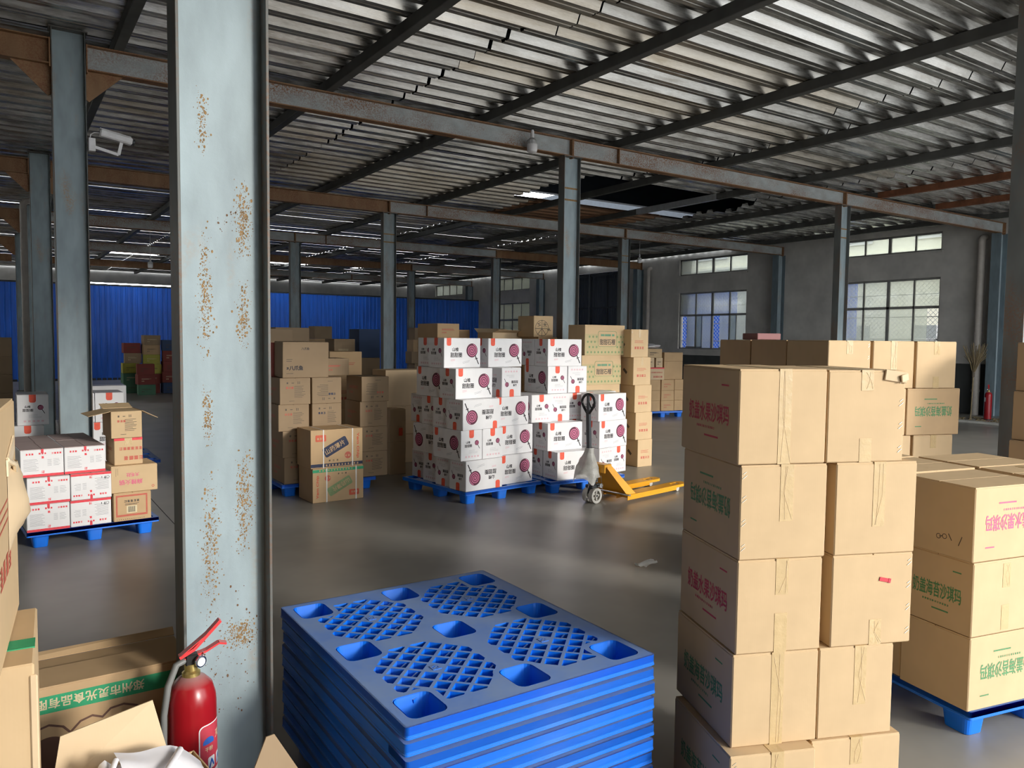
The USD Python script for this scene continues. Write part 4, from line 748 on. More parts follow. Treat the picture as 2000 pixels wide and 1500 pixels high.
# behind the column with the camera
P3, y3 = (.12, 9.5), 0.0
def w3(u, v, lay, o, up, where): wc(P3, y3, u, v, lay, o, up, f'{where} white lollipop carton behind the camera column, {["bottom","middle","top"][lay]} layer')
for lay in range(3):
    if lay == 2: w3(.03, .02, 2, 'S', False, 'left'); w3(.46, .02, 2, 'S', True, 'centre'); w3(.75, .02, 2, 'S', False, 'right')
    elif lay == 1: w3(-.02, -.02, 1, 'S', False, 'left'); w3(.40, .0, 1, 'S', True, 'centre'); w3(.70, .0, 1, 'L', False, 'right')
    else: w3(-.02, -.02, 0, 'S', False, 'left'); w3(.38, .0, 0, 'S', False, 'centre'); w3(.68, .0, 0, 'L', False, 'right')
copy_of(PAL, 'plastic_pallet', 'blue plastic pallet under the rear white carton column behind the camera column', 'pallet', (.72, 10.75, 0), 0, 'loaded blue pallets')
for lay in range(3): wc((.84, 10.8), 0, 0, 0, lay, 'L', False, f'{["lowest","middle","topmost"][lay]} white carton of the column further back behind the camera column')

# ------------------------------------------------------------------ brown stack left of the lollipop cartons
def br(name, x, y_, z, w, d, h, label, m=CARD_D, **k): return carton('cardboard_box', label, 'box', x, y_, z, k.pop('yaw', 0), w, d, h, m, group=k.pop('group', 'brown cartons of the middle stack'), **k)  # CARD_D darkens this stack in place of a cast shadow
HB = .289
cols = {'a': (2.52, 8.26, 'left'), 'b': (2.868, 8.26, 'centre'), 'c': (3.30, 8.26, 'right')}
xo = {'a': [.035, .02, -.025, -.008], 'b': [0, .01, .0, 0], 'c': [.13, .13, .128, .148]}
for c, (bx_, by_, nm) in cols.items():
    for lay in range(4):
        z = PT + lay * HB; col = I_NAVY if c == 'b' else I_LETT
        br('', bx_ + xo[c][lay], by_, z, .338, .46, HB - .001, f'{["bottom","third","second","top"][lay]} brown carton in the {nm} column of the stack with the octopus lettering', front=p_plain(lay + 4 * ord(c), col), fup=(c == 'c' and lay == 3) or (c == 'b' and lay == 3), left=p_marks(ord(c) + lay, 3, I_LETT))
zt = PT + 4 * HB
br('', 2.555, 8.30, zt, .515, .30, .39, 'kraft carton with black octopus lettering leaning on top of the brown stack', front=p_octo, tilt=(2.0, 0), yaw=0)
br('', 2.505, 8.62, zt, .30, .085, .38, 'narrow red carton with a white label behind the octopus-lettered one', CARD_R, front=p_marks(9, 2, I_CREAM))
br('', 3.10, 8.62, PT + 4 * HB, .34, .40, .20, 'brown carton lying behind the octopus-lettered one', front=p_marks(12, 3, I_LETT))
Yg = 'brown cartons strapped with white bands'
carton('cardboard_box', 'strapped brown carton with green name plate and Yam Chip lettering, on the floor', 'box', 2.71, 7.80, 0, 2, .575, .40, .362, CARD_W, front=p_yam(I_TEAL, I_SAGE), fup=True, straps=(.27, .85), group=Yg)
carton('cardboard_box', 'strapped brown carton with dark blue name plate, upper of the two Yam Chip cartons', 'box', 2.69, 7.80, .364, 2, .585, .40, .405, CARD_W, front=p_yam(I_NAVY, I_NAVY), straps=(.24, .80), group=Yg)
# further boxes behind the stack
bk = 'dim brown cartons behind the middle stack'
def heap(x, y_, w, d, hs, labels, mats, prints=None, yaw=0, z0=0, offs=None):
    z = z0
    for i, h in enumerate(hs):
        o = (offs or [0] * 9)[i]
        carton('cardboard_box', labels[i], 'box', x + o, y_, z, yaw, w, d, h - .001, mats[i % len(mats)], front=(prints or [None] * 9)[i], group=bk); z += h
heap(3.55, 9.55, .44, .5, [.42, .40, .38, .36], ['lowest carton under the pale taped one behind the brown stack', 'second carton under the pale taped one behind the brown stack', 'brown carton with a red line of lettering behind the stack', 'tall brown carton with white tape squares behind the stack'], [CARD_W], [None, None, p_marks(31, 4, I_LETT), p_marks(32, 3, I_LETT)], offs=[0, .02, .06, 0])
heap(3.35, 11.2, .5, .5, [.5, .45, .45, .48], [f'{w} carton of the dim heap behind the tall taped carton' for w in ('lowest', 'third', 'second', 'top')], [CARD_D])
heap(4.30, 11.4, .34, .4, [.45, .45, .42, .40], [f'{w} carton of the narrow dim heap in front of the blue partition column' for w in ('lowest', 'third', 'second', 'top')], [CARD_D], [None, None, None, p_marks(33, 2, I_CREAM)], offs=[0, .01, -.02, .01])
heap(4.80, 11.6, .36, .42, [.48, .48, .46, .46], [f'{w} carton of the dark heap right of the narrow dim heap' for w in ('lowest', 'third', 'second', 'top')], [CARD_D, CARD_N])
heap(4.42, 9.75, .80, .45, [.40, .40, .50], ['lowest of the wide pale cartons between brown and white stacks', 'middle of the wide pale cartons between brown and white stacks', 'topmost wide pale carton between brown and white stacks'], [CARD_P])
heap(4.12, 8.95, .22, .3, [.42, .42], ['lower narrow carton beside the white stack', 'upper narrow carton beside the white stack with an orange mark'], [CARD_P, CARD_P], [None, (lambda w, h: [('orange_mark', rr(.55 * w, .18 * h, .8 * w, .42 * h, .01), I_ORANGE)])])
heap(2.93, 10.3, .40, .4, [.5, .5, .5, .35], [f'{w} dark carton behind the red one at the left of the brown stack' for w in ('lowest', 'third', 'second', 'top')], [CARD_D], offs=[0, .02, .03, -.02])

# cartons behind the lollipop stacks
heap(5.22, 9.75, .36, .62, [.44, .44, .44, .44, .20], [f'{w} brown carton of the tall heap behind the left lollipop stack' for w in ('lowest', 'fourth', 'third', 'second', 'topmost strapped')], [CARD_W], [None, None, None, None, p_marks(41, 3, I_LETT)])
heap(5.62, 10.2, .40, .5, [.46, .46, .46, .50], [f'{w} brown carton of the rear heap between the tall ones' for w in ('lowest', 'third', 'second', 'top')], [CARD_W])
z = 0
for i, h in enumerate((.46, .46, .46, .46)):
    t = carton('cardboard_box', f'{["lowest","third","second","open topmost"][i]} carton of the pale open-flapped heap behind the left lollipop stack', 'box', 5.90, 9.35, z, 0, .60, .42, h - .001, CARD_P, group=bk,
               flaps=None if i < 3 else [((0, 0, h - .001), (.6, 0, h - .001), (.58, -.12, h + .035), (.02, -.12, h + .035)), ((.6, .42, h - .001), (0, .42, h - .001), (.02, .55, h + .06), (.58, .55, h + .06))]); z += h
z = 0
for i, h in enumerate((.36, .36, .36, .36, .34, .30)):
    carton('cardboard_box', f'{["lowest","fifth","fourth","third","second","topmost round-logo"][i]} brown carton of the column behind the gap between the lollipop stacks', 'box', 6.33 + (.05 if i < 5 else -.03), 8.90, z, -2, .33, .42, h - .001, CARD_W if i < 5 else CARD, front=p_circle if i == 5 else p_marks(50 + i, 3, I_DARK), group=bk); z += h
# green-dotted cartons and the tall plain column
z = 0
for i, h in enumerate((.37, .39, .39, .393, .405)):
    carton('cardboard_box', f'{["lowest","fourth","third","second","topmost"][i]} green-dotted kraft carton of the column behind the right lollipop stack', 'box', [6.41, 6.42, 6.415, 6.41, 6.457][i], 7.95, z, 0, [.67, .67, .67, .687, .70][i], .36, h - .001, CARD, front=p_dots, group='green-dotted cartons', tilt=(0, 1.2) if False else None); z += h
z = 0
for i, h in enumerate((.38, .377, .378, .381, .38)):
    carton('cardboard_box', f'{["lowest","fourth","third","second","topmost"][i]} tall plain carton of the narrow column at the right end of the lollipop stacks', 'box', [7.30, 7.25, 7.224, 7.19, 7.14][i], 7.80, z, 0, [.27, .31, .315, .32, .316][i], .30, h - .001, CARD, front=p_marks(60 + i, 4, I_LETT), left=(lambda w, h: [('arrow', affinity.rotate(sbox(.3 * w, .45 * h, .6 * w, .55 * h), -40), I_DARK)]), staples=(.05,) if i == 4 else None, tape=(.5, .02, [(.7, 1)]) if i >= 3 else None, group='tall plain cartons by the pallet jack'); z += h
# small mixed cartons on the distant pallet
Pf, yf = (12.12, 12.76), -12
def fp(u, v, z, w, d, h, label, m, **k): x, y_ = in_frame(Pf, yf, u, v); carton('cardboard_box', label, 'box', x, y_, z, yf, w, d, h - .002, m, group='small cartons on the distant pallet', **k)
z = PT
for i, h in enumerate((.235, .235, .245)):
    fp(.10, .0, z, .31, .42, h, f'{["lowest","second","third"][i]} small brown carton at the left of the distant pallet', CARD_W, left=p_marks(70 + i, 4, I_DARK)); fp(.45, .02, z, .34, .42, h, f'{["lowest","second","third"][i]} small brown carton in the middle of the distant pallet', CARD_W, front=p_marks(75 + i, 3, I_LETT)); fp(.82, .05, z, .27, .40, h, f'{["lowest","second","third"][i]} small brown carton at the right of the distant pallet', CARD_W); z += h
fp(.06, -.02, z, .43, .45, .28, 'red-topped carton with red lettering on the distant pallet', CARD_P, front=p_redrow)
fp(.56, .1, z, .50, .45, .42, 'lower tall brown carton at the right of the distant pallet', CARD_W); fp(.56, .1, z + .42, .50, .45, .20, 'upper flat brown carton at the right of the distant pallet', CARD_W)
fp(.06, .0, z + .28, .175, .42, .22, 'left of two slim cartons standing on the red-topped one', CARD_P, front=p_marks(81, 2, I_DARK)); fp(.28, .0, z + .28, .175, .42, .22, 'right of two slim cartons standing on the red-topped one', CARD_P, front=p_marks(82, 2, I_DARK))
fp(.02, -.02, z + .50, .40, .42, .20, 'brown carton with black lettering on the slim cartons of the distant pallet', CARD, front=p_marks(83, 4, I_BLACK))
x, y_ = in_frame(Pf, yf, .02, .0); t = thing('plastic_sack', 'crumpled white plastic sack on top of the distant pallet load', 'sack', (x, y_, z + .70), yf)
sk = trimesh.creation.icosphere(3, 1.0); nz = np.sin(sk.vertices @ np.array([5., 3, 2])) * .12 + np.sin(sk.vertices @ np.array([-3., 7, 4])) * .1; sk.vertices *= (1 + nz)[:, None]; sk.vertices *= [.24, .20, .05]; sk.apply_translation([.2, .2, .058]); part('sack', sk, BAG, t, smooth=True); part('fold', tube([(.02, .1, .06), (.15, .15, .115), (.3, .25, .10), (.42, .3, .05)], .012, 6), BAG, t, smooth=True)

# dark coloured cartons in front of the blue partition at the far left
dk = 'dim coloured cartons in the dark by the blue partition'
rg = random.Random(9)
for ci, (x, y_, n, hs, mats) in enumerate([(3.10, 25.4, 5, .30, [CARD_G, CARD_G, CARD_Y, CARD_D, CARD_M]), (3.62, 25.2, 6, .29, [CARD_M, CARD_M, CARD_Y, CARD_Y, CARD_W, CARD_D]), (4.12, 25.0, 5, .32, [CARD_N, CARD_M, CARD_M, CARD_M, CARD_N]), (4.55, 25.3, 6, .31, [CARD_G, CARD_N, CARD_M, CARD_D, CARD_D, CARD_N]), (3.35, 24.5, 3, .30, [CARD_G, CARD_M, CARD_M])]):
    for i in range(n): carton('cardboard_box', f'{["bottom","second","third","fourth","fifth","sixth"][i]} carton up in dim coloured column {["left of the yellow cartons","with the yellow cartons","right of the yellow cartons","at the far right","lowest in front"][ci]} at the blue partition', 'box', x + rg.uniform(-.03, .03), y_, i * hs, rg.uniform(-4, 4), .46, .42, hs - .002, mats[i], front=p_marks(90 + ci * 7 + i, 2, I_CREAM if i % 2 else I_DARK), group=dk)
for i in range(5): carton('cardboard_box', f'{["lowest","fourth","third","second","topmost"][i]} brown carton of the dim column at the far left edge', 'box', -.35, 16.6, i * .335, 0, .56, .5, .333, CARD_D, group='dim brown cartons at the far left edge')
for i in (1, 4):
    x = 7.5 + i * 1.15; n = 3 + (i * 5) % 3
    for k in range(n): carton('cardboard_box', f'{["lowest","second","third","fourth","fifth"][k]} carton in the {"left" if i == 1 else "right"} of two dim columns before the far blue partition', 'box', x + .06 * ((i + k) % 3), 24.5 + .5 * (i % 2), k * .42, (i * 13) % 7 - 3, .62, .5, .418, [CARD_D, CARD_W, CARD_D][(i + k) % 3], group='dim cartons along the far blue partition')

# ------------------------------------------------------------------ near left foreground
c = carton('cardboard_box', 'sunlit brown carton with green tape and red print at the left picture edge', 'box', -.40, 1.955, 0, -2.9, .45, .40, 1.035, CARD, front=p_marks(101, 6, I_ORANGE), fup=True, seam=False)
part('green_tape', bx(0, .10, 1.034, .45, .16, 1.0375), I_TEAL, c); part('bent_edge', place(bevel_box(-.012, -.004, 0, .004, .004, 1.0, .003), (.452, 0, .01)), CARD_P, c)
c = carton('cardboard_box', 'tall brown carton with torn tape standing on the green-taped one at the left edge', 'box', -.47, 1.86, 1.0375, -5, .455, .55, .545, CARD, right=p_marks(104, 4, I_LETT), tape=None)
fl = []
rgf = random.Random(3); pts = []
for i in range(7):
    for j in range(6): pts.append((i / 6, j / 5))
V = [(.456 + .008 * math.sin(j * 1.9 + i) * (i / 6) + .036 * math.sin(2.6 * i / 6) * math.sin(3.0 * j / 5), .31 + .17 * a, .20 + .19 * b + .006 * math.sin(3 * a + j)) for (a, b), (i, j) in zip(pts, [(i, j) for i in range(7) for j in range(6)])]
Fc = [f for i in range(6) for j in range(5) for f in ((i * 6 + j, (i + 1) * 6 + j, (i + 1) * 6 + j + 1), (i * 6 + j, (i + 1) * 6 + j + 1, i * 6 + j + 1))]
m = trimesh.Trimesh(np.array(V), Fc, process=False); m2 = m.copy(); m2.vertices = m2.vertices - [.003, 0, 0]; m2.invert(); part('torn_flap', cat_([m, m2]), CARD_P, c, smooth=40)
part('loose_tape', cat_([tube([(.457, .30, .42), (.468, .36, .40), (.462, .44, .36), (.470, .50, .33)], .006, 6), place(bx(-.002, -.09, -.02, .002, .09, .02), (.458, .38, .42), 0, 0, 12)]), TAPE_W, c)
g = carton('cardboard_box', 'large brown carton with upside-down lettering in a green band behind the extinguisher', 'box', -.32, 2.86, 0, .4, .86, .26, .60, CARD_W, seam=False, flaps=[((0, .26, .60), (.86, .26, .60), (.86, .29, .62), (.0, .30, .612)), ((0, 0, .60), (.86, 0, .60), (.85, .15, .606), (.01, .15, .606))])
bandt = affinity.rotate(letters('郑州市灵光食品有限公司', .036, 1), 180, origin=(0, 0)); b = bandt.bounds; bandt = affinity.translate(bandt, .715 - b[2], .5265 - b[1] - 0.0)
band = sbox(0, .515, .86, .572)
part('green_band', on_face(band.difference(bandt), 'front', .86, .26, .60), I_TEAL, g)
part('lettering', on_face(bandt, 'front', .86, .26, .60), I_CREAM, g)
lg = union_all([Point(.43, .37).buffer(.065), LineString([(.36, .44), (.39, .465), (.43, .475), (.47, .46), (.49, .435), (.52, .465), (.555, .475), (.585, .462), (.61, .485), (.65, .49), (.69, .475), (.72, .44)]).buffer(.0035), sbox(.50, .365, .555, .43).difference(sbox(.512, .38, .543, .39)).difference(sbox(.512, .405, .543, .415)), sbox(.57, .38, .59, .445).difference(sbox(.576, .38, .584, .43)), sbox(.60, .385, .62, .45).difference(sbox(.606, .385, .614, .435)), sbox(.64, .39, .69, .455).difference(sbox(.65, .41, .68, .425)), sbox(.50, .20, .70, .33)])
part('logo_print', on_face(lg, 'front', .86, .26, .60), I_BROWN, g)
# the opened carton full of plastic in front of it
W_, D_, H_ = .40, .34, .50
o = thing('open_carton', 'opened brown carton with a raised flap and white plastic inside, bottom left', 'box', (.115, 2.01, 0), 8)
wl = .004
part('body', cat_([bx(0, 0, 0, W_, D_, wl), bx(0, 0, wl, wl, D_, H_), bx(W_ - wl, 0, wl, W_, D_, H_), bx(wl, 0, wl, W_ - wl, wl, H_), bx(wl, D_ - wl, wl, W_ - wl, D_, H_)]), CARD, o)
fl = trimesh.Trimesh(np.array([(.02, D_ - .004, H_), (.33, D_ - .004, H_ + .0), (.30, D_ + .05, H_ + .168), (.06, D_ + .06, H_ + .135), (.02, D_, H_), (.33, D_, H_), (.30, D_ + .054, H_ + .168), (.06, D_ + .064, H_ + .135)])).convex_hull
part('flap', fl, CARD_P, o); part('flap', bevel_box(-.045, .02, H_ - .003, 0, D_ - .02, H_ + .001, .001), CARD_P, o)
def crumple(nx, ny, fn, th=.002):
    V = [fn(i / nx, j / ny) for i in range(nx + 1) for j in range(ny + 1)]
    Fc = [f for i in range(nx) for j in range(ny) for f in ((i * (ny + 1) + j, (i + 1) * (ny + 1) + j, (i + 1) * (ny + 1) + j + 1), (i * (ny + 1) + j, (i + 1) * (ny + 1) + j + 1, i * (ny + 1) + j + 1))]
    return trimesh.Trimesh(np.array(V), Fc, process=False)
b1 = thing('plastic_bag', 'pale grey plastic sheet spilling over the right of the opened carton', 'plastic bag', (.10, 2.01, 0), 8)
part('sheet', crumple(14, 10, lambda a, b: (.17 + .20 * a + .03 * b * a, .02 + .22 * b, H_ + .02 + .11 * b - .10 * a * a + .012 * math.sin(7 * a + 3 * b) + .01 * math.sin(11 * b))), BAG, b1, smooth=True)
part('fold', tube([(.19, .05, H_ + .05), (.27, .12, H_ + .085), (.33, .2, H_ + .09)], .010, 8), BAG, b1, smooth=True)
b2 = thing('plastic_bag', 'shiny folded plastic bag poking out of the left of the opened carton', 'plastic bag', (.10, 2.01, 0), 8)
part('sheet', crumple(10, 8, lambda a, b: (.06 + .13 * a, .04 + .16 * b, H_ + .03 + .09 * math.sin(a * 2.4) * (0.4 + .6 * b) + .012 * math.sin(14 * a))), FILM, b2, smooth=True)
part('edge', tube([(.07, .04, H_ + .04), (.11, .1, H_ + .10), (.16, .18, H_ + .13)], .008, 8), FILM, b2, smooth=True)
# the small carton with a pointed flap between column and pallet stack
f = carton('cardboard_box', 'small brown carton with one pointed flap between the near column and the pallets', 'box', .57, 1.93, 0, 10, .30, .26, .38, CARD_D, flaps=[((.0, .255, .38), (.24, .255, .38), (.125, .262, .585), (.10, .262, .585))])

# ------------------------------------------------------------------ fire extinguishers
def extinguisher(label, loc, rz, full=True):
    t = thing('fire_extinguisher', label, 'fire extinguisher', loc, rz)
    part('cylinder', lathe([(0, .0), (.070, .0), (.076, .008), (.076, .56), (.074, .585), (.064, .62), (.044, .642), (.026, .652), (0, .652)], 40), EXT_RED, t, smooth=40)
    part('collar', lathe([(0, .65), (.028, .65), (.028, .662), (.020, .668), (.020, .69), (0, .69)], 20), BRASS, t, smooth=40)
    part('valve', cat_([bevel_box(-.018, -.016, .685, .022, .016, .722, .004)]), BLACKP, t)
    a = [(-.035, 0, .716), (.01, 0, .738), (.09, 0, .818)]
    part('lever', cat_([bar(a[0], a[1], .030, .010), bar(a[1], a[2], .028, .010), bar((-.03, .0, .722), (.075, 0, .800), .030, .003)]), LEVER, t)
    part('grip', cat_([bar((-.02, 0, .708), (.045, 0, .724), .026, .007), bar((.045, 0, .724), (.085, 0, .744), .026, .006), bar((.085, 0, .744), (.108, 0, .738), .026, .006)]), LEVER, t)
    ga = part('gauge', place(lathe([(0, 0), (.017, 0), (.019, .004), (.019, .012), (0, .014)], 20), (.022, -.018, .700), 25, 0, 90), CHROME, t, smooth=40)
    part('dial', place(trimesh.creation.cylinder(.014, .001, sections=16), (.0275, -.0325, .700), 25, 0, 90), I_WHITE, str(ga.GetPath()))
    part('pin', place(trimesh.creation.torus(.014, .002, 16, 8), (.035, -.01, .71), 0, 90), CHROME, t, smooth=True)
    part('hose', tube([(-.018, -.004, .704), (-.045, -.01, .695), (-.072, -.03, .64), (-.086, -.035, .55), (-.088, -.035, .42), (-.087, -.035, .28), (-.086, -.035, .18)], .0105, 12), HOSE, t, smooth=True)
    part('nozzle', tube([(-.086, -.035, .19), (-.086, -.035, .10), (-.086, -.035, .06)], [.013, .014, .017], 12), BLACKP, t, smooth=40)
    part('foot_ring', lathe([(.0, -.0), (.077, 0), (.078, .02), (.0, .02)], 32), BLACKP, t, smooth=40)
    def curved(geom, r, a0):
        m = flat(geom.segmentize(.008) if hasattr(geom, 'segmentize') else geom); m = trimesh.Trimesh(*trimesh.remesh.subdivide_to_size(m.vertices, m.faces, .012)); v = m.vertices; an = a0 + v[:, 0] / .0765
        return trimesh.Trimesh(np.c_[r * np.cos(an), r * np.sin(an), v[:, 1]], m.faces, process=False)
    if full:
        A = math.radians(-82)
        lb = part('label', curved(rr(0, .06, .20, .505, .018), .0764, A), I_WHITE, t)
        L_ = str(lb.GetPath())
        part('red_field', curved(rr(.004, .345, .196, .501, .015), .0767, A), I_RED, L_)
        part('badge', curved(affinity.scale(Point(.035, .445).buffer(.022), 1, .8).intersection(sbox(0, .44, .1, .5)), .0770, A), I_BLUE, L_)
        part('lettering', curved(union_all([at(letters('灭火器', .026, 1), .065, .445), at(letters('干粉', .016, 1), .02, .415)]), .0770, A), I_CREAM, L_)
        part('pictogram', curved(union_all([rr(.03 + .04 * i, .355, .06 + .04 * i, .395, .006) for i in range(4)]), .0770, A), I_WHITE, L_)
        part('pictogram_mark', curved(union_all([LineString([(.036 + .04 * i, .36), (.045 + .04 * i, .385), (.054 + .04 * i, .365)]).buffer(.003) for i in range(4)]), .0773, A), I_BLUE, L_)
        part('small_print', curved(union_all([lines(.02, .10, .17, .30, 12, .004, 5), Polygon([(.06, .26), (.08, .26), (.07, .285)])]), .0768, A), I_GREY, L_)
    else: part('label', curved(rr(.03, .42, .15, .52, .01), .0766, math.radians(-150)), I_WHITE, t)
    return t
extinguisher('dusty red fire extinguisher with grey hose standing at the foot of the nearest column', (.497, 2.60, 0), -4)
extinguisher('small distant red fire extinguisher against the right-hand wall', (19.0, 8.65, 0), 200, False)

# ------------------------------------------------------------------ yellow hand pallet truck
J = thing('pallet_jack', 'yellow hand pallet truck with black loop handle wrapped in torn plastic', 'pallet jack', (5.43, 6.36, 0), 9.5)
# local: x along the forks, y across; steering wheel at the origin side
for s in (-1, 1):
    yc = s * .19
    f = extr(Polygon([(.14, -.075), (1.20, -.075), (1.27, -.04), (1.27, .04), (1.20, .075), (.14, .075)]).difference(rr(1.02, -.03, 1.16, .03, .02)), .006)
    f.apply_translation([0, yc, .079])
    sides = [bx(.12, yc - .078, .030, 1.02, yc - .072, .085), bx(.12, yc + .072, .030, 1.02, yc + .078, .085), bx(1.02, yc - .078, .055, 1.22, yc - .072, .085), bx(1.02, yc + .072, .055, 1.22, yc + .078, .085)]
    fk = part('fork', cat_([f] + sides), YELLOW, J)
    part('load_roller', place(trimesh.creation.cylinder(.032, .09, sections=16), (1.09, yc, .033), 0, 0, 90), NYLON, str(fk.GetPath()), smooth=40)
    part('push_rod', tube([(.2, yc, .045), (1.05, yc, .045)], .010, 8), DARKM, str(fk.GetPath()), smooth=40)
part('apron', cat_([bx(.11, -.268, .03, .135, .268, .09), trimesh.Trimesh(np.array([(.125, -.268, .03), (.16, -.268, .09), (.125, .268, .03), (.16, .268, .09), (-.10, -.10, .40), (-.10, .10, .40), (-.085, -.10, .41), (-.085, .10, .41)])).convex_hull]), YELLOW, J) if False else None
side = Polygon([(.17, .03), (.28, .085), (-.02, .415), (-.085, .415), (-.085, .38)])
for s in (-1, 1):
    m = extr(side, .012); T = np.eye(4); T[:3, :3] = [[1, 0, 0], [0, 0, -1], [0, 1, 0]]; m.apply_transform(T)
    sh = np.array(m.vertices); k = np.clip((sh[:, 2] - .03) / .385, 0, 1); sh[:, 1] += s * (.262 - .13 * k) + .006; m.vertices = sh; part('side_plate', m, YELLOW, J)
part('front_plate', trimesh.Trimesh(np.array([(.185, -.262, .04), (.185, .262, .04), (-.055, .13, .40), (-.055, -.13, .40), (.195, -.262, .04), (.195, .262, .04), (-.045, .13, .405), (-.045, -.13, .405)])).convex_hull, YELLOW, J)
part('top_bridge', cat_([bevel_box(-.12, -.14, .385, .0, .14, .42, .006), bevel_box(-.12, -.14, .33, -.10, .14, .39, .004)]), YELLOW, J)
lbp = part('warning_label', trimesh.Trimesh(np.array([(.165, -.12, .085), (.165, .12, .085), (-.03, .10, .375), (-.03, -.10, .375)]) + [.014, 0, .004], [(0, 1, 2), (0, 2, 3)], process=False), I_WHITE, J)
part('cross_shaft', tube([(.12, -.30, .09), (.12, .30, .09)], .012, 10), CHROME, J, smooth=40)
for s in (-1, 1):
    wh = thing_w = part('steer_wheel', cat_([place(lathe([(.055, -.024), (.082, -.026), (.084, -.018), (.084, .018), (.082, .026), (.055, .024), (.055, -.024)], 32), (-.155, s * .045, .084), 0, 0, 90)]), NYLON, J, smooth=35)
    sp = [place(bevel_box(.012, -.012, -.012, .06, .012, .012, .003), (0, 0, 0), k * 72) for k in range(5)] + [trimesh.creation.cylinder(.024, .05, sections=18)]
    part('spokes', place(cat_(sp), (-.155, s * .045, .084), 0, 0, 90), NYLON, str(wh.GetPath())); part('hub_cap', place(trimesh.creation.cylinder(.010, .06, sections=12), (-.155, s * .045, .084), 0, 0, 90), DARKM, str(wh.GetPath()))
part('axle', tube([(-.155, -.07, .084), (-.155, .07, .084)], .012, 10), DARKM, J, smooth=40)
part('pump', cat_([bevel_box(-.215, -.05, .165, -.09, .05, .20, .008), trimesh.creation.cylinder(.042, .20, sections=20, transform=trimesh.transformations.translation_matrix([-.155, 0, .27])), trimesh.creation.cylinder(.024, .16, sections=16, transform=trimesh.transformations.translation_matrix([-.095, .0, .30])), bevel_box(-.20, -.04, .10, -.11, .04, .17, .006)]), DARKM, J, smooth=35)
part('pump_cap', cat_([place(trimesh.creation.cylinder(.026, .05, sections=16), (-.10, -.06, .19), 0, 0, 90), place(trimesh.creation.icosphere(2, .018), (-.21, -.05, .21))]), CHROME, J, smooth=40)
part('handle_shaft', bar((-.20, 0, .28), (-.235, 0, 1.0), .042, .034, (1, 0, 0)), DARKM, J)
lp_ = []
for a in np.linspace(-math.pi / 2 + .12, 1.5 * math.pi - .12, 34):
    r1, r2 = .088, .115; zc = 1.085; s_ = math.sin(a); c_ = math.cos(a)
    wid = r1 * (1.0 if s_ > 0 else 1.0 - .62 * (-s_) ** 1.3); lp_.append((-.238, wid * c_, zc + (r2 * .75 if s_ > 0 else r2 * 1.05) * s_))
part('handle_loop', tube(lp_, .0145, 10), BLACKP, J, smooth=True)
part('control_lever', cat_([bar((-.236, 0, .98), (-.240, 0, 1.165), .028, .022, (1, 0, 0)), bar((-.245, .0, 1.10), (-.25, -.05, 1.03), .012, .012)]), DARKM, J)
a_ = np.linspace(0, 2 * np.pi, 25)[:-1]; zr = [.60, .55, .47, .40, .34, .29]; rr_ = [.045, .055, .085, .115, .135, .14]; V = []
for i, (z, r) in enumerate(zip(zr, rr_)):
    for q in a_: V.append((-.205 - .01 * i + r * math.cos(q) * (1 + .10 * math.sin(5 * q + i)), r * math.sin(q) * (1 + .12 * math.sin(4 * q + 2 * i)), z - (.07 * max(0, math.sin(3 * q + 1)) if i == 5 else 0)))
Fc = [f for i in range(5) for k in range(24) for f in ((i * 24 + k, i * 24 + (k + 1) % 24, (i + 1) * 24 + (k + 1) % 24), (i * 24 + k, (i + 1) * 24 + (k + 1) % 24, (i + 1) * 24 + k))]
part('plastic_wrap', trimesh.Trimesh(np.array(V), Fc, process=False), WRAP, J, smooth=True, label='torn cloudy plastic wrapping around the handle foot')
part('wrap_tail', cat_([crumple(6, 3, lambda a, b: (-.30 - .10 * a + .012 * math.sin(6 * a), -.09 - .02 * b - .02 * a, .32 - .26 * a + .02 * b)), crumple(5, 3, lambda a, b: (-.16 + .04 * a, -.13 + .01 * b, .30 - .22 * a + .02 * b))]), WRAP, J, smooth=True)

# ------------------------------------------------------------------ small things
def bulb(label, x, y_, ztop, drop, s=1.0):
    t = thing('hanging_bulb', label, 'light bulb', (x, y_, ztop - drop))
    part('cable', tube([(0, 0, .27 * s), (0.003, 0, drop * .7), (0, 0, drop)], .005, 6), BLACKP if drop < .6 else PLASTIC_W, t)
    part('lamp_holder', lathe([(0, .17 * s), (.022 * s, .17 * s), (.022 * s, .25 * s), (.014 * s, .275 * s), (0, .275 * s)], 18), PLASTIC_W, t, smooth=40)
    part('heat_sink', cat_([lathe([(0, .10 * s), (.060 * s, .10 * s), (.058 * s, .15 * s), (.03 * s, .178 * s), (0, .18 * s)], 20)] + [place(bx(.052 * s, -.002, .095 * s, .064 * s, .002, .15 * s), (0, 0, 0), k * 30) for k in range(12)]), mat('lamp_base', (.55, .56, .56), .35, .3), t, smooth=40)
    part('diffuser', lathe([(0, 0), (.04 * s, .004), (.058 * s, .018), (.063 * s, .05), (.062 * s, .104 * s), (0, .104 * s)], 24), PLASTIC_W, t, smooth=40)
bulb('white LED bulb hanging on a short cable before the roof beam, unlit', 6.22, 8.88, 4.65, .33, 1.15)
bulb('white LED bulb on a long cable near the right-hand wall', 16.2, 17.4, 4.77, .70, 1.0)
bulb('dim round bulb hanging far back near the blue partition at the left', 3.34, 21.95, 4.65, 1.18, 1.0)
t = thing('security_camera', 'white security camera with lanyard cable on the side of the second left column', 'security camera', (.808, 8.95, 3.66), 0)
part('junction_box', bevel_box(-.002, -.05, -.07, .06, .02, .06, .004), PLASTIC_W, t)
part('arm', cat_([bar((.05, -.01, -.02), (.27, -.01, -.07), .022, .03), bar((.27, -.01, -.07), (.30, -.01, .06), .03, .03)]), PLASTIC_W, t)
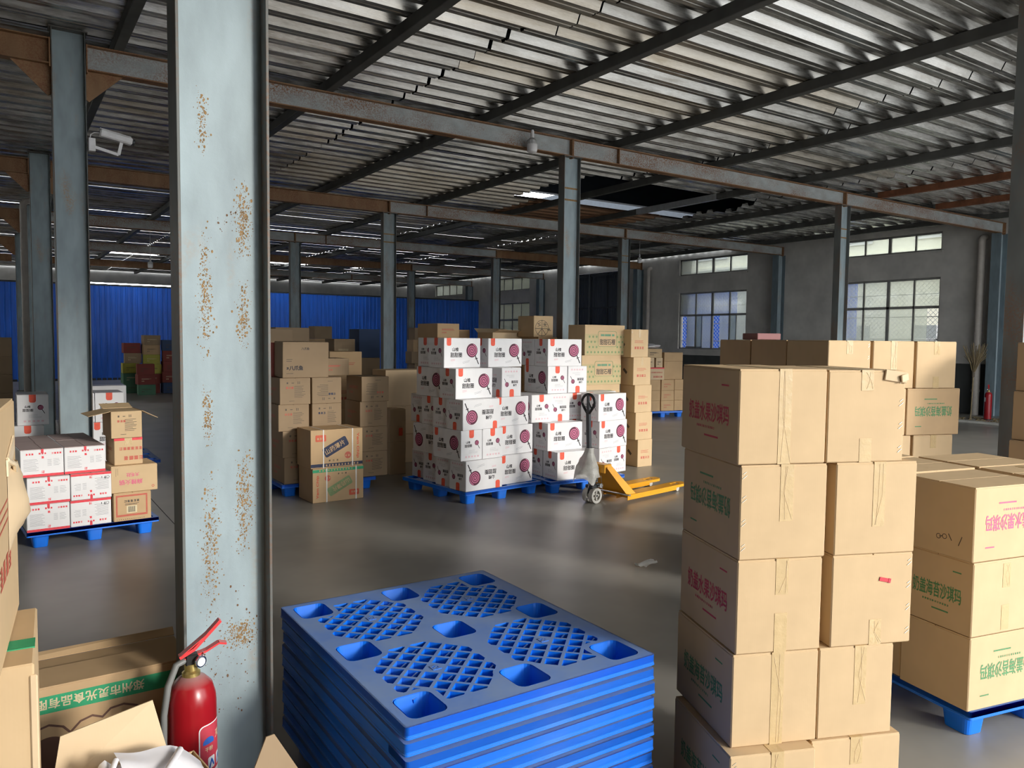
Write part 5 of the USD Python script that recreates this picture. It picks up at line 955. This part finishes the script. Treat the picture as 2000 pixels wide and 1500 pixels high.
part('housing', place(bevel_box(-.15, -.045, -.035, .15, .045, .035, .012), (.25, -.02, .10), 0, 10), PLASTIC_W, t)
part('visor', place(bevel_box(-.16, -.05, .034, .13, .05, .042, .003), (.25, -.02, .10), 0, 10), PLASTIC_W, t)
part('lens_ring', place(trimesh.creation.cylinder(.032, .03, sections=18), (.405, -.02, .074), 0, 100), DARKM, t, smooth=40)
part('cable', tube([(.1, -.02, .125), (.05, -.02, .12), (.02, -.01, .10), (.01, 0, .02)], .006, 6), PLASTIC_W, t, smooth=True)
t = thing('paper_scrap', 'small crumpled scrap of white paper lying on the bare floor', 'paper scrap', (4.16, 4.33, 0), 20)
part('sheet', crumple(6, 4, lambda a, b: (-.09 + .20 * a, -.05 + .09 * b * (1 - .6 * a), .006 + .025 * math.sin(3 * a) * b + .008 * math.sin(9 * b + 5 * a) + .008)), mat('paper', (.75, .74, .70), .8), t, smooth=True)
part('corner', crumple(3, 2, lambda a, b: (-.09 - .03 * a, .01 + .03 * b, .01 + .03 * a)), mat('paper', (.75, .74, .70), .8), t)
t = thing('straw_broom', 'dry straw broom leaning upside down against the wall by the pale pipe', 'broom', (18.85, 8.95, 0), 0)
part('stick', tube([(0, 0, .02), (.03, 0, .7), (.08, .02, 1.15)], .013, 8), STRAW, t)
rg = random.Random(4); ms = []
for _ in range(70):
    a, s_ = rg.uniform(0, 6.28), rg.uniform(.05, .27); ms.append(tube([(.07, .02, 1.02), (.08 + .4 * s_ * math.cos(a), .4 * s_ * math.sin(a), 1.3), (.09 + s_ * math.cos(a), s_ * math.sin(a), rg.uniform(1.45, 1.78))], .006, 4, False))
part('bristles', cat_(ms), STRAW, t, kind='stuff')
part('binding', tube([(.05, .01, .98), (.08, .02, 1.12)], .03, 10), I_DARK, t)
t = thing('rubble', 'low strip of swept straw and dirt along the foot of the right wall', 'rubble', (18.2, 8.3, 0), 0, kind='stuff')
rg = random.Random(8); part('bits', cat_([place(bevel_box(-.03, -.015, 0, .03, .015, .018, .003), (rg.uniform(0, 1.2), rg.uniform(-.6, .9), 0.0), rg.uniform(0, 180)) for _ in range(120)]), STRAW, t)
t = thing('kerb', 'pale raised concrete kerb strip at the foot of the right wall', 'kerb', (17.9, 6.6, 0), 0)
part('slab', bevel_box(-.10, -1.2, 0, .12, 3.6, .05, .01), mat('kerb_concrete', (.55, .54, .50), .8), t)
t = thing('floor_crack', 'thin dark sawn joint in the floor at the left', 'floor joint', (1.325, 5.4, 0), 0)
part('joint', bx(-.004, 0, .0002, .004, 6.0, .0012), mat('joint', (.05, .05, .05), .9), t)
